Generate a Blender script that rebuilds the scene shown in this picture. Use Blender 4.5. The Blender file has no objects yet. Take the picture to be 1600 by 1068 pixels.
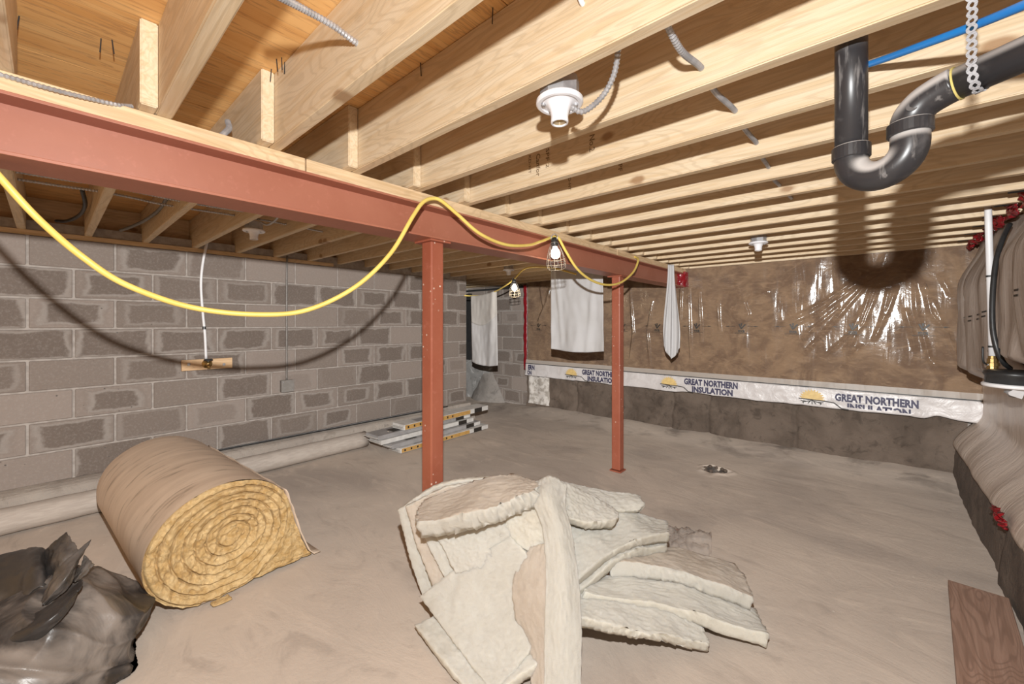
import bpy, bmesh, math, random
from mathutils import Vector, noise, Matrix
random.seed(7)
SC = bpy.context.scene
COL = SC.collection

# ------------------------------------------------------------------ camera
F = 638.4                      # focal length in pixels of the 1600 px wide frame
TH = math.atan(562.0 / F)      # heading: to the left of +Y
HC = 1.244                     # lens height
HY = 505.0                     # pixel row of the horizon
RX = Vector((math.cos(TH), math.sin(TH), 0))
FW = Vector((-math.sin(TH), math.cos(TH), 0))
cam = bpy.data.cameras.new('camera')
cam.sensor_width = 36.0
cam.lens = 36.0 * F / 1600.0
cam.shift_y = (HY - 534.0) / 1600.0
cam.clip_start = 0.02
camo = bpy.data.objects.new('camera', cam)
camo.location = (0, 0, HC)
camo.rotation_euler = (math.pi / 2, 0, TH)
COL.objects.link(camo)
SC.camera = camo

# ------------------------------------------------------------------ world, light, exposure
w = bpy.data.worlds.new('world'); SC.world = w; w.use_nodes = True
w.node_tree.nodes['Background'].inputs[0].default_value = (1.0, 0.60, 0.28, 1)
w.node_tree.nodes['Background'].inputs[1].default_value = 0.55
fl = bpy.data.lights.new('flash', 'POINT')          # the photographer's flash, above the lens
fl.energy = 95.0; fl.shadow_soft_size = 0.016; fl.color = (0.97, 0.98, 0.97)
fl.use_nodes = True
_nt = fl.node_tree
_em = _nt.nodes['Emission']
_fo = _nt.nodes.new('ShaderNodeLightFalloff'); _fo.inputs['Strength'].default_value = 1.0; _fo.inputs['Smooth'].default_value = 0.0
_ma = _nt.nodes.new('ShaderNodeMath'); _ma.operation = 'MULTIPLY'; _ma.inputs[1].default_value = 0.36
_mc = _nt.nodes.new('ShaderNodeMath'); _mc.operation = 'MULTIPLY_ADD'; _mc.inputs[1].default_value = 0.33
_nt.links.new(_fo.outputs['Linear'], _ma.inputs[0]); _nt.links.new(_fo.outputs['Constant'], _mc.inputs[0])
_nt.links.new(_ma.outputs[0], _mc.inputs[2]); _nt.links.new(_mc.outputs[0], _em.inputs['Strength'])   # gentle fall-off, as in the exposure-blended photograph
flo = bpy.data.objects.new('flash', fl); flo.location = (0.0, 0.0, HC + 0.295); COL.objects.link(flo)
vs = SC.view_settings
vs.view_transform = 'Standard'; vs.look = 'None'; vs.gamma = 1.0; vs.use_curve_mapping = False
vs.exposure = 0.0

# ------------------------------------------------------------------ helpers
def Q(px, py, Z):
    "point seen in the photograph at (px, py), Z metres in front of the lens"
    return RX * ((px - 800.0) / F * Z) + FW * Z + Vector((0, 0, HC - (py - HY) * Z / F))
def on_y(px, py, Y):
    u = (px - 800.0) / F
    return Q(px, py, Y / (u * math.sin(TH) + math.cos(TH)))
def on_x(px, py, X):
    u = (px - 800.0) / F
    return Q(px, py, X / (u * math.cos(TH) - math.sin(TH)))
def on_z(px, py, z):
    return Q(px, py, (HC - z) * F / (py - HY))
def nz(v, s=1.0, o=0.0): return noise.noise(Vector((v[0] * s + o, v[1] * s + o * .7, v[2] * s - o)))
def sstep(a, b, t):
    t = max(0.0, min(1.0, (t - a) / (b - a))); return t * t * (3 - 2 * t)

def tag(o, label=None, cat=None, group=None, kind=None):
    if label: o['label'] = label
    if cat: o['category'] = cat
    if group: o['group'] = group
    if kind: o['kind'] = kind
    return o
def thing(name, label, cat, loc=(0, 0, 0), group=None):
    o = bpy.data.objects.new(name, None); COL.objects.link(o); o.location = loc; o.empty_display_size = .05
    return tag(o, label, cat, group)
class MB:
    def __init__(s): s.v = []; s.f = []; s.m = []
    def add(s, vs, fs, mi=0):
        b = len(s.v); s.v += [tuple(v) for v in vs]; s.f += [tuple(i + b for i in f) for f in fs]; s.m += [mi] * len(fs); return s
    def box(s, c, d, rz=0.0, mi=0, rot=None):
        x, y, z = d[0] / 2, d[1] / 2, d[2] / 2
        R = rot if rot else Matrix.Rotation(rz, 3, 'Z')
        vs = [Vector(c) + R @ Vector(p) for p in ((-x, -y, -z), (x, -y, -z), (x, y, -z), (-x, y, -z), (-x, -y, z), (x, -y, z), (x, y, z), (-x, y, z))]
        return s.add(vs, [(0, 3, 2, 1), (4, 5, 6, 7), (0, 1, 5, 4), (1, 2, 6, 5), (2, 3, 7, 6), (3, 0, 4, 7)], mi)
    def tube(s, pts, r, n=10, mi=0, cap=True, closed=False):
        pts = [Vector(p) for p in pts]; N = len(pts)
        rs = r if isinstance(r, (list, tuple)) else [r] * N
        T = []
        for i in range(N):
            if closed: d = pts[(i + 1) % N] - pts[i - 1]
            else: d = pts[min(i + 1, N - 1)] - pts[max(i - 1, 0)]
            T.append(d.normalized())
        a = Vector((0, 0, 1)) if abs(T[0].z) < .9 else Vector((1, 0, 0))
        nrm = (a - T[0] * a.dot(T[0])).normalized()
        vs = []
        for i in range(N):
            nrm = (nrm - T[i] * nrm.dot(T[i])).normalized(); b = T[i].cross(nrm)
            for k in range(n):
                t = 2 * math.pi * k / n
                vs.append(pts[i] + (nrm * math.cos(t) + b * math.sin(t)) * rs[i])
        fs = []
        for i in range(N if closed else N - 1):
            j = (i + 1) % N
            for k in range(n):
                k2 = (k + 1) % n
                fs.append((i * n + k, i * n + k2, j * n + k2, j * n + k))
        if cap and not closed:
            fs.append(tuple(reversed(range(n)))); fs.append(tuple(range((N - 1) * n, N * n)))
        return s.add(vs, fs, mi)
    def lathe(s, prof, c=(0, 0, 0), n=28, mi=0, axis='Z', R=None):
        c = Vector(c); vs = []; fs = []
        for (r, h) in prof:
            for k in range(n):
                t = 2 * math.pi * k / n
                p = Vector((r * math.cos(t), r * math.sin(t), h))
                if R: p = R @ p
                vs.append(c + p)
        for i in range(len(prof) - 1):
            for k in range(n):
                k2 = (k + 1) % n
                fs.append((i * n + k, i * n + k2, (i + 1) * n + k2, (i + 1) * n + k))
        if prof[0][0] > 1e-6: fs.append(tuple(reversed(range(n))))
        if prof[-1][0] > 1e-6: fs.append(tuple(range((len(prof) - 1) * n, len(prof) * n)))
        return s.add(vs, fs, mi)
    def grid(s, fn, nu, nv, mi=0):
        vs = [fn(i / nu, j / nv) for i in range(nu + 1) for j in range(nv + 1)]
        fs = [(i * (nv + 1) + j, (i + 1) * (nv + 1) + j, (i + 1) * (nv + 1) + j + 1, i * (nv + 1) + j + 1) for i in range(nu) for j in range(nv)]
        return s.add(vs, fs, mi)
    def mesh(s, name, mats, smooth=False):
        me = bpy.data.meshes.new(name); me.from_pydata(s.v, [], s.f)
        for m in (mats if isinstance(mats, (list, tuple)) else [mats]): me.materials.append(m)
        me.polygons.foreach_set('material_index', s.m)
        me.polygons.foreach_set('use_smooth', [smooth] * len(s.f))
        me.update(); return me
    def build(s, name, mats, parent=None, smooth=False, origin=None, bevel=0, solid=0, recalc=True, sharp=0):
        me = s.mesh(name, mats, smooth)
        if recalc:
            b = bmesh.new(); b.from_mesh(me); bmesh.ops.recalc_face_normals(b, faces=b.faces); b.to_mesh(me); b.free()
        if sharp: me.set_sharp_from_angle(angle=sharp)
        o = bpy.data.objects.new(name, me); COL.objects.link(o)
        if origin is not None:
            me.transform(Matrix.Translation(-Vector(origin))); o.location = origin
        if bevel:
            m = o.modifiers.new('bevel', 'BEVEL'); m.width = bevel; m.segments = 2; m.limit_method = 'ANGLE'
        if solid:
            m = o.modifiers.new('thickness', 'SOLIDIFY'); m.thickness = solid; m.offset = -1
        if parent is not None:
            o.parent = parent; o.location = o.location - par_loc(parent)
        return o
def par_loc(p):
    l = Vector(p.location)
    while p.parent is not None: p = p.parent; l = l + Vector(p.location)
    return l
def linked(name, me, loc, parent=None, rz=0):
    o = bpy.data.objects.new(name, me); COL.objects.link(o); o.rotation_euler = (0, 0, rz)
    o.location = Vector(loc) - (par_loc(parent) if parent else Vector())
    o.parent = parent
    return o
def cr(pts, n=8):
    "catmull-rom through points"
    pts = [Vector(p) for p in pts]; out = []
    for i in range(len(pts) - 1):
        p0 = pts[max(i - 1, 0)]; p1 = pts[i]; p2 = pts[i + 1]; p3 = pts[min(i + 2, len(pts) - 1)]
        if i == 0: p0 = p1 * 2 - p2
        if i + 2 > len(pts) - 1: p3 = p2 * 2 - p1
        for k in range(n):
            t = k / n
            out.append(.5 * ((2 * p1) + (p2 - p0) * t + (2 * p0 - 5 * p1 + 4 * p2 - p3) * t * t + (3 * p1 - p0 - 3 * p2 + p3) * t ** 3))
    out.append(pts[-1]); return out
def patch(ctrl, th, nu=26, nv=26, amp=.005, big=.012, seed=0, zmin=.003, torn=0.0, thv=None):
    "thick sheet through a grid of control points; slot 0 faces, slot 1 cut sides"
    rows = [cr(r, 12) for r in ctrl]
    m = len(rows[0]); S = []
    cols = [cr([rows[i][j] for i in range(len(rows))], 12) for j in range(m)]
    M_ = len(cols[0])
    def ev(a, b):   # a along rows index(0..1), b along columns
        x = b * (m - 1); y = a * (M_ - 1); j = min(int(x), m - 2); i = min(int(y), M_ - 2); fx = x - j; fy = y - i
        return (cols[j][i] * (1 - fx) + cols[j + 1][i] * fx) * (1 - fy) + (cols[j][i + 1] * (1 - fx) + cols[j + 1][i + 1] * fx) * fy
    P = [[ev(i / nu, j / nv) for j in range(nv + 1)] for i in range(nu + 1)]
    mb = MB(); L = 4
    tot = Vector()
    Nn = [[None] * (nv + 1) for _ in range(nu + 1)]
    for i in range(nu + 1):
        for j in range(nv + 1):
            du = P[min(i + 1, nu)][j] - P[max(i - 1, 0)][j]; dv = P[i][min(j + 1, nv)] - P[i][max(j - 1, 0)]
            n = du.cross(dv)
            n = n.normalized() if n.length > 1e-9 else Vector((0, 0, 1)); Nn[i][j] = n; tot += n
    view = (Vector((0, 0, HC)) - P[nu // 2][nv // 2])
    sgn = 1 if tot.dot(view) > 0 else -1
    cen = P[nu // 2][nv // 2]
    ids = {}
    def fz(p, k): return nz(p, 7, seed + k) * big + nz(p, 30, seed + 3 + k) * amp * .8 + nz(p, 90, seed + 9) * amp * .8
    def put(i, j, l):
        key = (i, j, l)
        if key in ids: return ids[key]
        n = Nn[i][j] * sgn
        t = l / L
        p = P[i][j] - n * th * t
        edge = (i in (0, nu)) or (j in (0, nv))
        p = p + n * fz(p, 0) * (1 if not edge else .7)
        if edge:
            out = p - cen; out = out - n * out.dot(n)
            if out.length > 1e-6:
                out.normalize()
                p = p + out * (math.sin(math.pi * t) * .006 + nz(p, 55, seed) * (.005 + torn) + nz(p, 150, seed + 5) * (.003 + torn * .8))
        if p.z < zmin: p.z = zmin + l * 1e-4
        ids[key] = len(mb.v); mb.v.append(tuple(p)); return ids[key]
    def face(a, mi): mb.f.append(a); mb.m.append(mi)
    for i in range(nu):
        for j in range(nv):
            face((put(i, j, 0), put(i + 1, j, 0), put(i + 1, j + 1, 0), put(i, j + 1, 0)), 0)
            face((put(i, j, L), put(i, j + 1, L), put(i + 1, j + 1, L), put(i + 1, j, L)), 0)
    for l in range(L):
        for i in range(nu):
            face((put(i, 0, l), put(i, 0, l + 1), put(i + 1, 0, l + 1), put(i + 1, 0, l)), 1)
            face((put(i, nv, l), put(i + 1, nv, l), put(i + 1, nv, l + 1), put(i, nv, l + 1)), 1)
        for j in range(nv):
            face((put(0, j, l), put(0, j + 1, l), put(0, j + 1, l + 1), put(0, j, l + 1)), 1)
            face((put(nu, j, l), put(nu, j, l + 1), put(nu, j + 1, l + 1), put(nu, j + 1, l)), 1)
    return mb

def text_mesh(s, h, wdt, bold=.02, cut=None):
    cu = bpy.data.curves.new('t', 'FONT'); cu.body = s; cu.size = 1; cu.offset = bold; cu.resolution_u = 2; cu.extrude = .0
    ob = bpy.data.objects.new('t', cu); COL.objects.link(ob)
    dg = bpy.context.evaluated_depsgraph_get(); me = bpy.data.meshes.new_from_object(ob.evaluated_get(dg))
    bpy.data.objects.remove(ob); bpy.data.curves.remove(cu)
    X = [v.co.x for v in me.vertices]; Y = [v.co.y for v in me.vertices]
    x0, x1, y0, y1 = min(X), max(X), min(Y), max(Y)
    for v in me.vertices: v.co = Vector(((v.co.x - x0) / (x1 - x0) * wdt, 0, (v.co.y - y0) / (y1 - y0) * h))
    if cut:
        b = bmesh.new(); b.from_mesh(me)
        bmesh.ops.bisect_plane(b, geom=b.verts[:] + b.edges[:] + b.faces[:], plane_co=(0, 0, cut), plane_no=(0, 0, -1), clear_outer=True)
        b.to_mesh(me); b.free()
    me.materials.clear(); return me

# ------------------------------------------------------------------ materials
class NT:
    def __init__(s, name):
        s.m = bpy.data.materials.new(name); s.m.use_nodes = True; s.t = s.m.node_tree
        s.b = s.t.nodes['Principled BSDF']; s.o = s.t.nodes['Material Output']
    def n(s, typ, **kw):
        nd = s.t.nodes.new(typ)
        for k, v in kw.items():
            if k in nd.inputs.keys(): s.set(nd.inputs[k], v)
            else: setattr(nd, k, v)
        return nd
    def set(s, inp, v):
        if isinstance(v, bpy.types.NodeSocket): s.t.links.new(v, inp)
        else: inp.default_value = v
    def coord(s, kind='Object', scale=(1, 1, 1), rnd=0.0):
        c = s.n('ShaderNodeTexCoord').outputs[kind]
        mp = s.n('ShaderNodeMapping'); s.t.links.new(c, mp.inputs['Vector']); mp.inputs['Scale'].default_value = scale
        if rnd:
            oi = s.n('ShaderNodeObjectInfo'); cb = s.n('ShaderNodeCombineXYZ')
            mu = s.math('MULTIPLY', oi.outputs['Random'], rnd)
            for k in ('X', 'Y', 'Z'): s.t.links.new(mu, cb.inputs[k])
            s.t.links.new(cb.outputs[0], mp.inputs['Location'])
        return mp.outputs[0]
    def math(s, op, a, b=0.0, c=None):
        nd = s.n('ShaderNodeMath', operation=op); s.set(nd.inputs[0], a); s.set(nd.inputs[1], b)
        if c is not None: s.set(nd.inputs[2], c)
        return nd.outputs[0]
    def noise(s, vec, scale, detail=4, rough=.55, dist=0.0):
        nd = s.n('ShaderNodeTexNoise'); s.set(nd.inputs['Vector'], vec); nd.inputs['Scale'].default_value = scale
        nd.inputs['Detail'].default_value = detail; nd.inputs['Roughness'].default_value = rough; nd.inputs['Distortion'].default_value = dist
        return nd.outputs['Fac']
    def vor(s, vec, scale, feature='F1', rnd=1.0):
        nd = s.n('ShaderNodeTexVoronoi', feature=feature); s.set(nd.inputs['Vector'], vec); nd.inputs['Scale'].default_value = scale
        nd.inputs['Randomness'].default_value = rnd
        return nd.outputs['Distance']
    def ramp(s, fac, a, b):
        nd = s.n('ShaderNodeMapRange', interpolation_type='SMOOTHSTEP'); s.set(nd.inputs['Value'], fac)
        nd.inputs['From Min'].default_value = a; nd.inputs['From Max'].default_value = b
        return nd.outputs[0]
    def mix(s, fac, a, b):
        nd = s.n('ShaderNodeMix', data_type='RGBA'); s.set(nd.inputs[0], fac)
        for k, v in ((6, a), (7, b)):
            if isinstance(v, bpy.types.NodeSocket): s.t.links.new(v, nd.inputs[k])
            else: nd.inputs[k].default_value = tuple(v) + (1,) if len(v) == 3 else v
        return nd.outputs[2]
    def fin(s, col=None, rough=.8, bump=None, bs=.3, bd=.01, **kw):
        if col is not None:
            if isinstance(col, bpy.types.NodeSocket): s.t.links.new(col, s.b.inputs['Base Color'])
            else: s.b.inputs['Base Color'].default_value = tuple(col) + (1,)
        s.set(s.b.inputs['Roughness'], rough)
        for k, v in kw.items():
            k = k.replace('_', ' '); s.set(s.b.inputs[k], v)
        if bump is not None:
            bn = s.n('ShaderNodeBump'); bn.inputs['Strength'].default_value = bs; bn.inputs['Distance'].default_value = bd
            s.t.links.new(bump, bn.inputs['Height']); s.t.links.new(bn.outputs[0], s.b.inputs['Normal'])
        return s.m
def simple(name, c1, c2=None, scale=20, stretch=(1, 1, 1), rough=.7, bs=.2, bd=.004, lo=.35, hi=.65, rnd=0, detail=4, **kw):
    n = NT(name); v = n.coord('Object', stretch, rnd); f = n.noise(v, scale, detail)
    col = n.mix(n.ramp(f, lo, hi), c1, c2 or tuple(x * .8 for x in c1))
    return n.fin(col, rough, f, bs, bd, **kw)

def mat_wood(name, c1, c2, knot, kscale=1.5, axis='X', face='Z', lines=.30):
    "axis: along the grain; face: the other direction in the wide face"
    n = NT(name)
    def sc(l, a): return tuple(l if k == axis else a for k in 'XYZ')
    v = n.coord('Object', (1, 1, 1), 37.0)
    warp = n.noise(v, 2.5, 3)
    sp = n.n('ShaderNodeSeparateXYZ'); n.t.links.new(v, sp.inputs[0])
    cb = n.n('ShaderNodeCombineXYZ')
    n.t.links.new(n.math('MULTIPLY', sp.outputs[axis], .55), cb.inputs['X']); n.t.links.new(sp.outputs[face], cb.inputs['Y'])
    vo = n.n('ShaderNodeTexVoronoi', voronoi_dimensions='2D'); n.t.links.new(cb.outputs[0], vo.inputs['Vector']); vo.inputs['Scale'].default_value = kscale * 1.9
    kk = n.math('DIVIDE', vo.outputs['Distance'], 1.9)
    kk = n.math('ADD', kk, n.math('MULTIPLY', n.math('SUBTRACT', n.noise(v, 14, 2), .5), .03))
    near = n.math('SUBTRACT', 1.0, n.ramp(kk, .02, .22))
    g1 = n.noise(n.coord('Object', sc(.9, 16), 37.0), 3.0, 6, .6, .9)
    g0 = n.noise(n.coord('Object', sc(.35, 3.2), 37.0), 2.0, 3, .5, .5)
    g2 = n.noise(n.coord('Object', sc(1.2, 60), 37.0), 6.0, 3, .6)
    arcs = n.math('SINE', n.math('MULTIPLY', n.math('ADD', g0, n.math('MULTIPLY', near, .22)), 120.0))
    base = n.mix(n.ramp(g1, .34, .68), c1, c2)
    base = n.mix(n.math('MULTIPLY', n.ramp(g2, .5, .75), .25), base, tuple(x * .72 for x in c2))
    base = n.mix(n.math('MULTIPLY', n.ramp(arcs, .1, 1.0), lines), base, tuple(x * .68 for x in c2))
    base = n.mix(n.math('MULTIPLY', n.math('SUBTRACT', 1.0, n.ramp(kk, .010, .026)), .8), base, knot)
    base = n.mix(n.math('MULTIPLY', n.ramp(warp, .5, .8), .22), base, tuple(min(1, x * 1.12) for x in c1))
    return n.fin(base, .62, g2, .18, .003)
JOIST = mat_wood('spruce_joist', (.70, .568, .40), (.63, .468, .285), (.28, .145, .06), 1.1)
PLATE = mat_wood('spruce_plate', (.72, .53, .33), (.58, .40, .22), (.24, .12, .05), 1.3, 'Y', 'Z')
def mat_ply():
    n = NT('plywood_subfloor')
    v = n.coord('Object', (13, 1.0, 1), 23.0)
    g = n.noise(v, 1.6, 5, .6, .35)
    wv = n.math('SINE', n.math('MULTIPLY', n.math('ADD', g, n.noise(n.coord('Object', (3.2, .35, 1), 23.0), 1.2, 2)), 42.0))
    c = n.mix(n.ramp(g, .35, .7), (.78, .46, .18), (.66, .335, .105))
    c = n.mix(n.math('MULTIPLY', n.ramp(wv, .55, 1.0), .45), c, (.36, .19, .085))
    k = n.vor(n.coord('Object', (2.4, 1.3, 1), 23.0), .9)
    c = n.mix(n.math('MULTIPLY', n.math('SUBTRACT', 1.0, n.ramp(k, .03, .075)), .75), c, (.34, .15, .06))
    return n.fin(c, .7, g, .15, .003)
PLY = mat_ply()
def mat_block(name, axis):
    # local block coordinates: long axis then height
    n = NT(name)
    c = n.n('ShaderNodeTexCoord').outputs['Object']
    sp = n.n('ShaderNodeSeparateXYZ'); n.t.links.new(c, sp.inputs[0])
    a = n.math('ABSOLUTE', sp.outputs[axis]); h = n.math('ABSOLUTE', sp.outputs['Z'])
    rv = n.coord('Object', (1, 1, 1), 61.0)
    ns = n.noise(rv, 7, 4, .6); ns2 = n.noise(rv, 70, 5, .7); ns3 = n.noise(rv, 3, 2)
    oi = n.n('ShaderNodeObjectInfo').outputs['Random']
    d = n.math('MAXIMUM', n.math('DIVIDE', a, .20), n.math('DIVIDE', h, .10))
    d = n.math('ADD', d, n.math('MULTIPLY', n.math('SUBTRACT', ns, .5), .62))
    d = n.math('ADD', d, n.math('MULTIPLY', n.math('SUBTRACT', n.math('FRACT', n.math('MULTIPLY', oi, 13.7)), .62), .45))
    rim = n.ramp(d, .62, .98)                     # 1 near the joints: dry, pale
    damp = n.ramp(n.math('FRACT', n.math('MULTIPLY', oi, 7.31)), .12, .5)
    c0 = n.mix(oi, (0.183, 0.146, 0.122), (0.261, 0.213, 0.183))
    dark = n.mix(ns3, (0.115, 0.088, 0.072), (0.156, 0.122, 0.101))
    col = n.mix(n.math('MULTIPLY', n.math('MULTIPLY', n.math('SUBTRACT', 1.0, rim), damp), .92), c0, dark)
    band = n.math('MULTIPLY', n.ramp(d, .60, .72), n.math('SUBTRACT', 1.0, n.ramp(d, .74, .9)))
    col = n.mix(n.math('MULTIPLY', n.math('MULTIPLY', band, damp), .40), col, (.40, .36, .325))
    col = n.mix(n.math('MULTIPLY', n.ramp(ns2, .45, .75), .28), col, (.36, .322, .29))
    sp_ = n.vor(rv, 16)
    col = n.mix(n.math('MULTIPLY', n.math('SUBTRACT', 1.0, n.ramp(sp_, .05, .10)), n.ramp(ns3, .5, .62)), col, (.10, .085, .075))
    return n.fin(col, .93, ns2, .5, .004)
BLOCK_L = mat_block('concrete_block_left', 'Y')
BLOCK_B = mat_block('concrete_block_back', 'X')
MORTAR = simple('mortar', (.385, .338, .302), (.30, .26, .23), 25, rough=.95, bs=.4)
def mat_floor():
    n = NT('rough_concrete_floor')
    v = n.coord('Object')
    a = n.noise(v, .8, 5, .55, .6); b = n.noise(n.coord('Object', (1, 2.1, 1)), 2.3, 6, .62, 1.6); c = n.noise(v, 60, 5, .7); d = n.noise(v, 9, 5, .65)
    col = n.mix(n.ramp(a, .33, .66), (.40, .335, .285), (.55, .462, .385))
    col = n.mix(n.math('MULTIPLY', n.ramp(b, .52, .72), .55), col, (.62, .52, .43))
    col = n.mix(n.math('MULTIPLY', n.ramp(b, .46, .30), .45), col, (.34, .28, .235))
    col = n.mix(n.math('MULTIPLY', n.ramp(d, .55, .8), .3), col, (.26, .215, .185))
    # damp ring near the back wall
    sp = n.n('ShaderNodeSeparateXYZ'); n.t.links.new(n.n('ShaderNodeTexCoord').outputs['Object'], sp.inputs[0])
    wet = n.math('MULTIPLY', n.ramp(sp.outputs['Y'], 3.9, 4.75), n.ramp(n.noise(v, 2.6, 4, .6, .5), .5, .7))
    col = n.mix(n.math('MULTIPLY', wet, .8), col, (.15, .122, .10))
    vv = n.vor(v, 5.5)
    col = n.mix(n.math('MULTIPLY', n.math('SUBTRACT', 1.0, n.ramp(vv, .018, .035)), .6), col, (.70, .64, .57))
    hgt = n.math('ADD', n.math('MULTIPLY', b, .8), n.math('MULTIPLY', c, .25))
    return n.fin(col, .88, hgt, .42, .014)
FLOOR = mat_floor()
def mat_conc(name, c1, c2, c3):
    n = NT(name); v = n.coord('Object')
    a = n.noise(v, 2.2, 5, .6, .8); b = n.noise(v, 9, 6, .65, .6); c = n.noise(v, 55, 4, .7)
    col = n.mix(n.ramp(a, .35, .65), c1, c2)
    col = n.mix(n.math('MULTIPLY', n.ramp(b, .54, .68), .75), col, c3)
    col = n.mix(n.math('MULTIPLY', n.ramp(b, .42, .3), .5), col, tuple(x * .5 for x in c1))
    return n.fin(col, .93, n.math('ADD', b, n.math('MULTIPLY', c, .4)), .6, .02)
CURB = mat_conc('old_foundation_concrete', (.088, .064, .048), (.140, .104, .080), (.056, .040, .029))
PARGE = mat_conc('peeling_painted_concrete', (.16, .152, .145), (.26, .245, .23), (.55, .53, .50))
LEDGE = mat_conc('footing_concrete', (.29, .245, .21), (.36, .31, .265), (.25, .21, .175))
def mat_steel(nm, spk, ca, cb_):
    n = NT(nm); v = n.coord('Object')
    a = n.noise(v, 3, 5, .6); b = n.noise(v, 40, 4, .6); k = n.vor(v, 30); ms = n.noise(v, 5, 3)
    col = n.mix(n.ramp(a, .3, .7), ca, cb_)
    col = n.mix(n.math('MULTIPLY', n.ramp(b, .55, .8), .35), col, (.52, .20, .145))
    col = n.mix(n.math('MULTIPLY', n.math('SUBTRACT', 1.0, n.ramp(k, .10, .17)), n.math('MULTIPLY', n.ramp(ms, .48, .62), spk)), col, (.78, .66, .55))
    return n.fin(col, .48, b, .1, .002)
STEEL = mat_steel('red_primer_steel', 1.0, (0.311, 0.085, 0.046), (0.355, 0.111, 0.063))
BEAMS = mat_steel('flash_lit_primer_steel', 0.0, (.335, .118, .070), (.375, .142, .088))  # paler than the columns: the flash's brightening is put into the primer colour
YELLOW = simple('yellow_cord_jacket', (.86, .66, .17), (.80, .59, .14), 12, rough=.42, bs=.05)
BLACKP = NT('black_abs_plastic')
_v = BLACKP.coord('Object'); _d = BLACKP.noise(_v, 9, 5, .65, .6); _e = BLACKP.noise(BLACKP.coord('Object', (6, 6, .8)), 10, 4, .6)
_g = BLACKP.n('ShaderNodeNewGeometry'); _sp = BLACKP.n('ShaderNodeSeparateXYZ'); BLACKP.t.links.new(_g.outputs['Normal'], _sp.inputs[0])
_dust = BLACKP.math('MULTIPLY', BLACKP.ramp(_sp.outputs['Z'], .0, .40), .8)
_c = BLACKP.mix(BLACKP.math('MULTIPLY', BLACKP.ramp(_d, .5, .72), .35), (.030, .029, .032), (.20, .19, .19))
_c = BLACKP.mix(BLACKP.math('MULTIPLY', BLACKP.ramp(_e, .6, .75), .35), _c, (.45, .43, .42))
_c = BLACKP.mix(_dust, _c, (.62, .59, .57))
BLACKP = BLACKP.fin(_c, .33)
BLACKR = simple('black_rubber', (.02, .02, .021), (.03, .03, .03), 20, rough=.4)
BLUE = simple('blue_plastic_pipe', (.015, .20, .62), (.02, .24, .68), 6, rough=.3, bs=.02)
WHITEP = simple('white_plastic', (.80, .79, .80), (.74, .73, .74), 8, rough=.4, bs=.03)
PORC = simple('white_porcelain', (.85, .85, .88), (.80, .80, .84), 6, rough=.22, bs=.02)
GALV = simple('galvanised_steel', (.50, .50, .515), (.38, .38, .395), 30, rough=.34, Metallic=.5, bs=.05)
WIREG = simple('cage_wire', (.36, .33, .30), (.28, .26, .23), 30, rough=.4, Metallic=.5)
DULL = simple('dull_grey_metal', (.22, .20, .185), (.17, .155, .14), 30, rough=.5, Metallic=.3, bs=.05)
BRASS = simple('brass', (.52, .36, .15), (.42, .28, .11), 25, rough=.35, Metallic=.9)
DARK = simple('dark_opening_shade', (.012, .011, .011), (.02, .018, .017), 9, rough=.9)  # black for openings, also for painted shade under the rim and in the drain
CLOTH = NT('white_towel_cloth')
_v = CLOTH.coord('Object'); _a = CLOTH.noise(_v, 3, 3); _w = CLOTH.noise(_v, 320, 2)
CLOTH = CLOTH.fin(CLOTH.mix(CLOTH.ramp(_a, .3, .7), (0.546, 0.535, 0.536), (0.490, 0.476, 0.468)), .95, _w, .35, .002)
def mat_batt(name, c1, c2, c3):
    n = NT(name); v = n.coord('Object')
    a = n.noise(v, 5, 4, .6); b = n.noise(n.coord('Object', (60, 9, 60)), 3, 5, .65, 1.0); c = n.noise(v, 150, 4, .7)
    col = n.mix(n.ramp(a, .35, .65), c1, c2)
    col = n.mix(n.math('MULTIPLY', n.ramp(b, .52, .75), .5), col, c3)
    return n.fin(col, .97, n.math('ADD', n.math('MULTIPLY', b, .7), n.math('MULTIPLY', c, .5)), .28, .010, Subsurface_Weight=.55, Subsurface_Radius=(1.0, .92, .75), Subsurface_Scale=.035)
BATT = mat_batt('white_glass_wool_face', (.535, .515, .465), (.50, .475, .42), (.45, .42, .36))
BATTS = mat_batt('white_glass_wool_cut_side', (.59, .565, .495), (.54, .505, .43), (.45, .405, .325))
BATTD = mat_batt('dusty_glass_wool_face', (.52, .455, .385), (.46, .39, .32), (.56, .505, .435))
GOLD = NT('yellow_glass_wool')
_v = GOLD.coord('Object'); _a = GOLD.noise(_v, 14, 6, .7, 1.2); _b = GOLD.noise(_v, 75, 5, .75, .8)
_c = GOLD.mix(GOLD.ramp(_a, .32, .68), (0.575, 0.356, 0.132), (0.805, 0.581, 0.293))
_c = GOLD.mix(GOLD.math('MULTIPLY', GOLD.ramp(_b, .52, .72), .6), _c, (.82, .66, .40))
GOLD = GOLD.fin(_c, .97, GOLD.math('ADD', _a, _b), .9, .012)
WRAP = NT('dusty_poly_roll_wrap')
_v = WRAP.coord('Object', (5, 1, 1)); _a = WRAP.noise(_v, 2.2, 5, .6, .8); _b = WRAP.noise(WRAP.coord('Object', (14, 2.5, 2.5)), 1.6, 5, .62, .5); _k = WRAP.vor(WRAP.coord('Object', (2.4, 5, 5)), 1.3)
_c = WRAP.mix(WRAP.ramp(_a, .35, .66), (0.621, 0.482, 0.365), (0.716, 0.568, 0.435))
_c = WRAP.mix(WRAP.math('MULTIPLY', WRAP.ramp(_b, .56, .70), .62), _c, (.22, .155, .105))
WRAP = WRAP.fin(_c, .5, _a, .15, .01)
BAGM = NT('black_poly_bag')
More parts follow.
